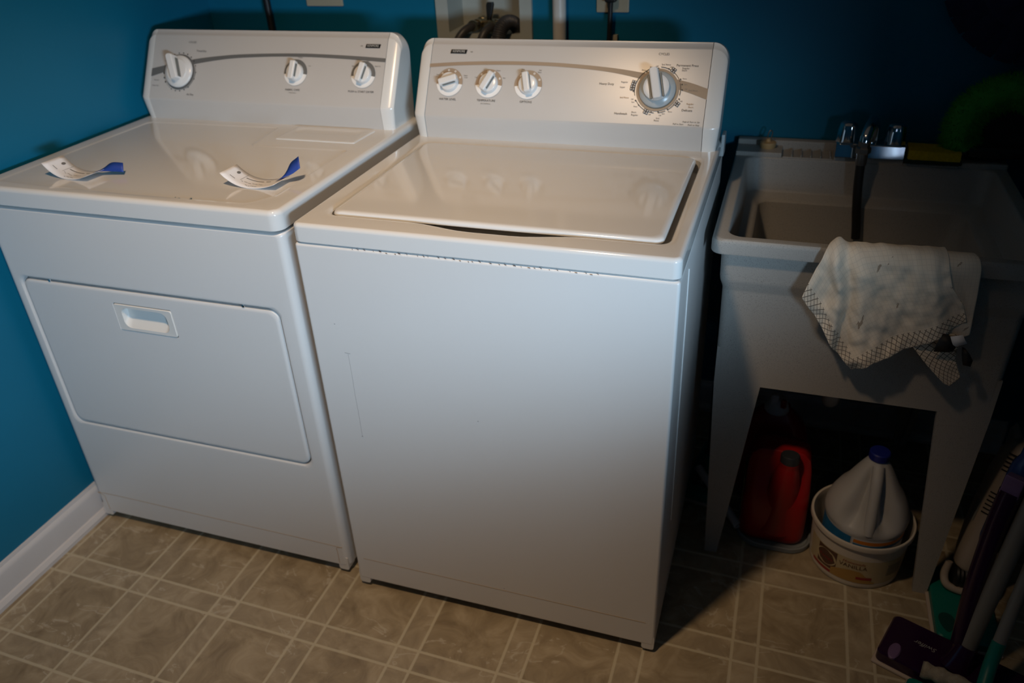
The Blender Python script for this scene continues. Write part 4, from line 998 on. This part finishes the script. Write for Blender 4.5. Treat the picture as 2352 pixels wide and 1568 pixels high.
for (r_, h0, h1, a0, a1) in ((.0284, .03, .15, 150, 330),): ring_pts = [[mb @ Vector((r_ * math.cos(math.radians(a0 + (a1 - a0) * k / 24)), r_ * math.sin(math.radians(a0 + (a1 - a0) * k / 24)), h_)) for k in range(25)] for h_ in (h0, h1)]
loft(bm, ring_pts, False, False, closed=False); obj('bottle_label', bm, 'label_blue', bo, wn=False)
# dry sweeper with teal joint in the foreground
t = thing('sweeper_mop', (1.275, -.02, 0), 'teal sweeper mop with grey cloth and slim grey pole at the bottom right corner', 'mop', 'teal sweeper mops')
m, h = mop_head(t, 1.275, -.020, math.radians(-22), .250, .100, 0, .026, 'teal', 'pad_grey', False)
bm = bmesh.new()
tube(bm, [m @ Vector((-.110, .058, .048)), m @ Vector((-.05, .064, .050)), m @ Vector((.04, .062, .050)), m @ Vector((.122, .056, .048))], lambda s_: .0155 + .002 * math.sin(s_ * 40), 14); obj('cloth_fold', bm, 'pad_grey', t, angle=80)
pa, pb = Vector((1.303, .077, .10)), Vector((1.338, .160, .240)); pd = (pb - pa).normalized()
bm = bmesh.new(); tube(bm, [(1.275, -.020, .024), (1.282, .005, .040), (1.293, .045, .072), tuple(pa), tuple(pa + pd * .045)], .0125, 16); obj('joint', bm, 'teal', t)
pole(t, 'pole', tuple(pa + pd * .04), tuple(pa + pd * .88), .0115, 'pole_grey')

# ------------------------------------------------------------------ dusters at the right end
dg_ = thing('duster', (1.285, .865, .82), 'fuzzy green curved duster with a black holder at the right back of the sink', 'duster')
core = [(1.190, .862, .845), (1.180, .862, .885), (1.198, .862, .935), (1.245, .862, .965), (1.305, .862, .966), (1.355, .862, .935), (1.375, .862, .885)]
bm = bmesh.new(); tube(bm, core, .036, 14)
S = spline(core, 12)
for i in range(5200):
    k = random.random() * (len(S) - 1.01); a = S[int(k)].lerp(S[int(k) + 1], k - int(k)); tg = (S[int(k) + 1] - S[int(k)]).normalized()
    o1 = tg.orthogonal().normalized(); o2 = tg.cross(o1); ph = random.uniform(0, 2 * PI); nn = o1 * math.cos(ph) + o2 * math.sin(ph); tn = tg.cross(nn)
    b0 = a + nn * .030; tip = a + nn * random.uniform(.040, .050) + tg * random.uniform(-.006, .006) + tn * random.uniform(-.006, .006)
    if tip.y > YB - .004: continue
    wv = tg * .0011; v0, v1, v2 = bm.verts.new(b0 - wv), bm.verts.new(b0 + wv), bm.verts.new(tip); bm.faces.new((v0, v1, v2))
me = bpy.data.meshes.new('fuzz'); bm.to_mesh(me); bm.free(); link('fuzz', me, 'fuzz_green', dg_)
bm = bmesh.new(); box(bm, 1.200, 1.372, .825, .902, .833, .858, .008, 2); box(bm, 1.225, 1.345, .855, .875, .85, .93, .008, 2); obj('holder', bm, 'black_plastic', dg_)
bd = thing('mop_head', (1.29, .88, 1.20), 'dark navy strip mop head hanging high on the wall above the green duster', 'mop')
hub = Vector((1.285, .872, 1.225))
for layer, (n_, Ln, y_) in enumerate(((11, .185, .885), (9, .120, .862))):
    for k in range(n_):
        a = math.radians(172 + k * (118 / (n_ - 1)) + layer * 5); d_ = Vector((math.cos(a), 0, math.sin(a))); s_ = Vector((-math.sin(a), 0, math.cos(a)))
        bm = bmesh.new(); A = []
        for i in range(9):
            f_ = i / 8; c = Vector((hub.x, y_ - .006 * (k % 2), hub.z)) + d_ * (.02 + Ln * f_) + Vector((0, -.018 * math.sin(f_ * PI) , 0)); w_ = .012 + .012 * f_ - (.006 if i == 8 else 0)
            A.append([tuple(c + s_ * w_ * q + Vector((0, -.004 * (1 - q * q), 0))) for q in (-1, -.4, .4, 1)] + [tuple(c + s_ * w_ * q + Vector((0, .003, 0))) for q in (1, .4, -.4, -1)])
        loft(bm, A, True, True); obj('strip', bm, 'strip_blue', bd, angle=50)
bm = bmesh.new(); lathe(bm, [(.03, 0), (.034, .008), (.034, .03), (.02, .04)], 24, Matrix.Translation((hub.x, .905, hub.z)) @ Matrix.Rotation(PI / 2, 4, 'X')); obj('hub', bm, 'black_plastic', bd)
pole(bd, 'handle', (hub.x, .885, hub.z + .02), (hub.x + .06, .895, 1.75), .011, 'black_plastic')
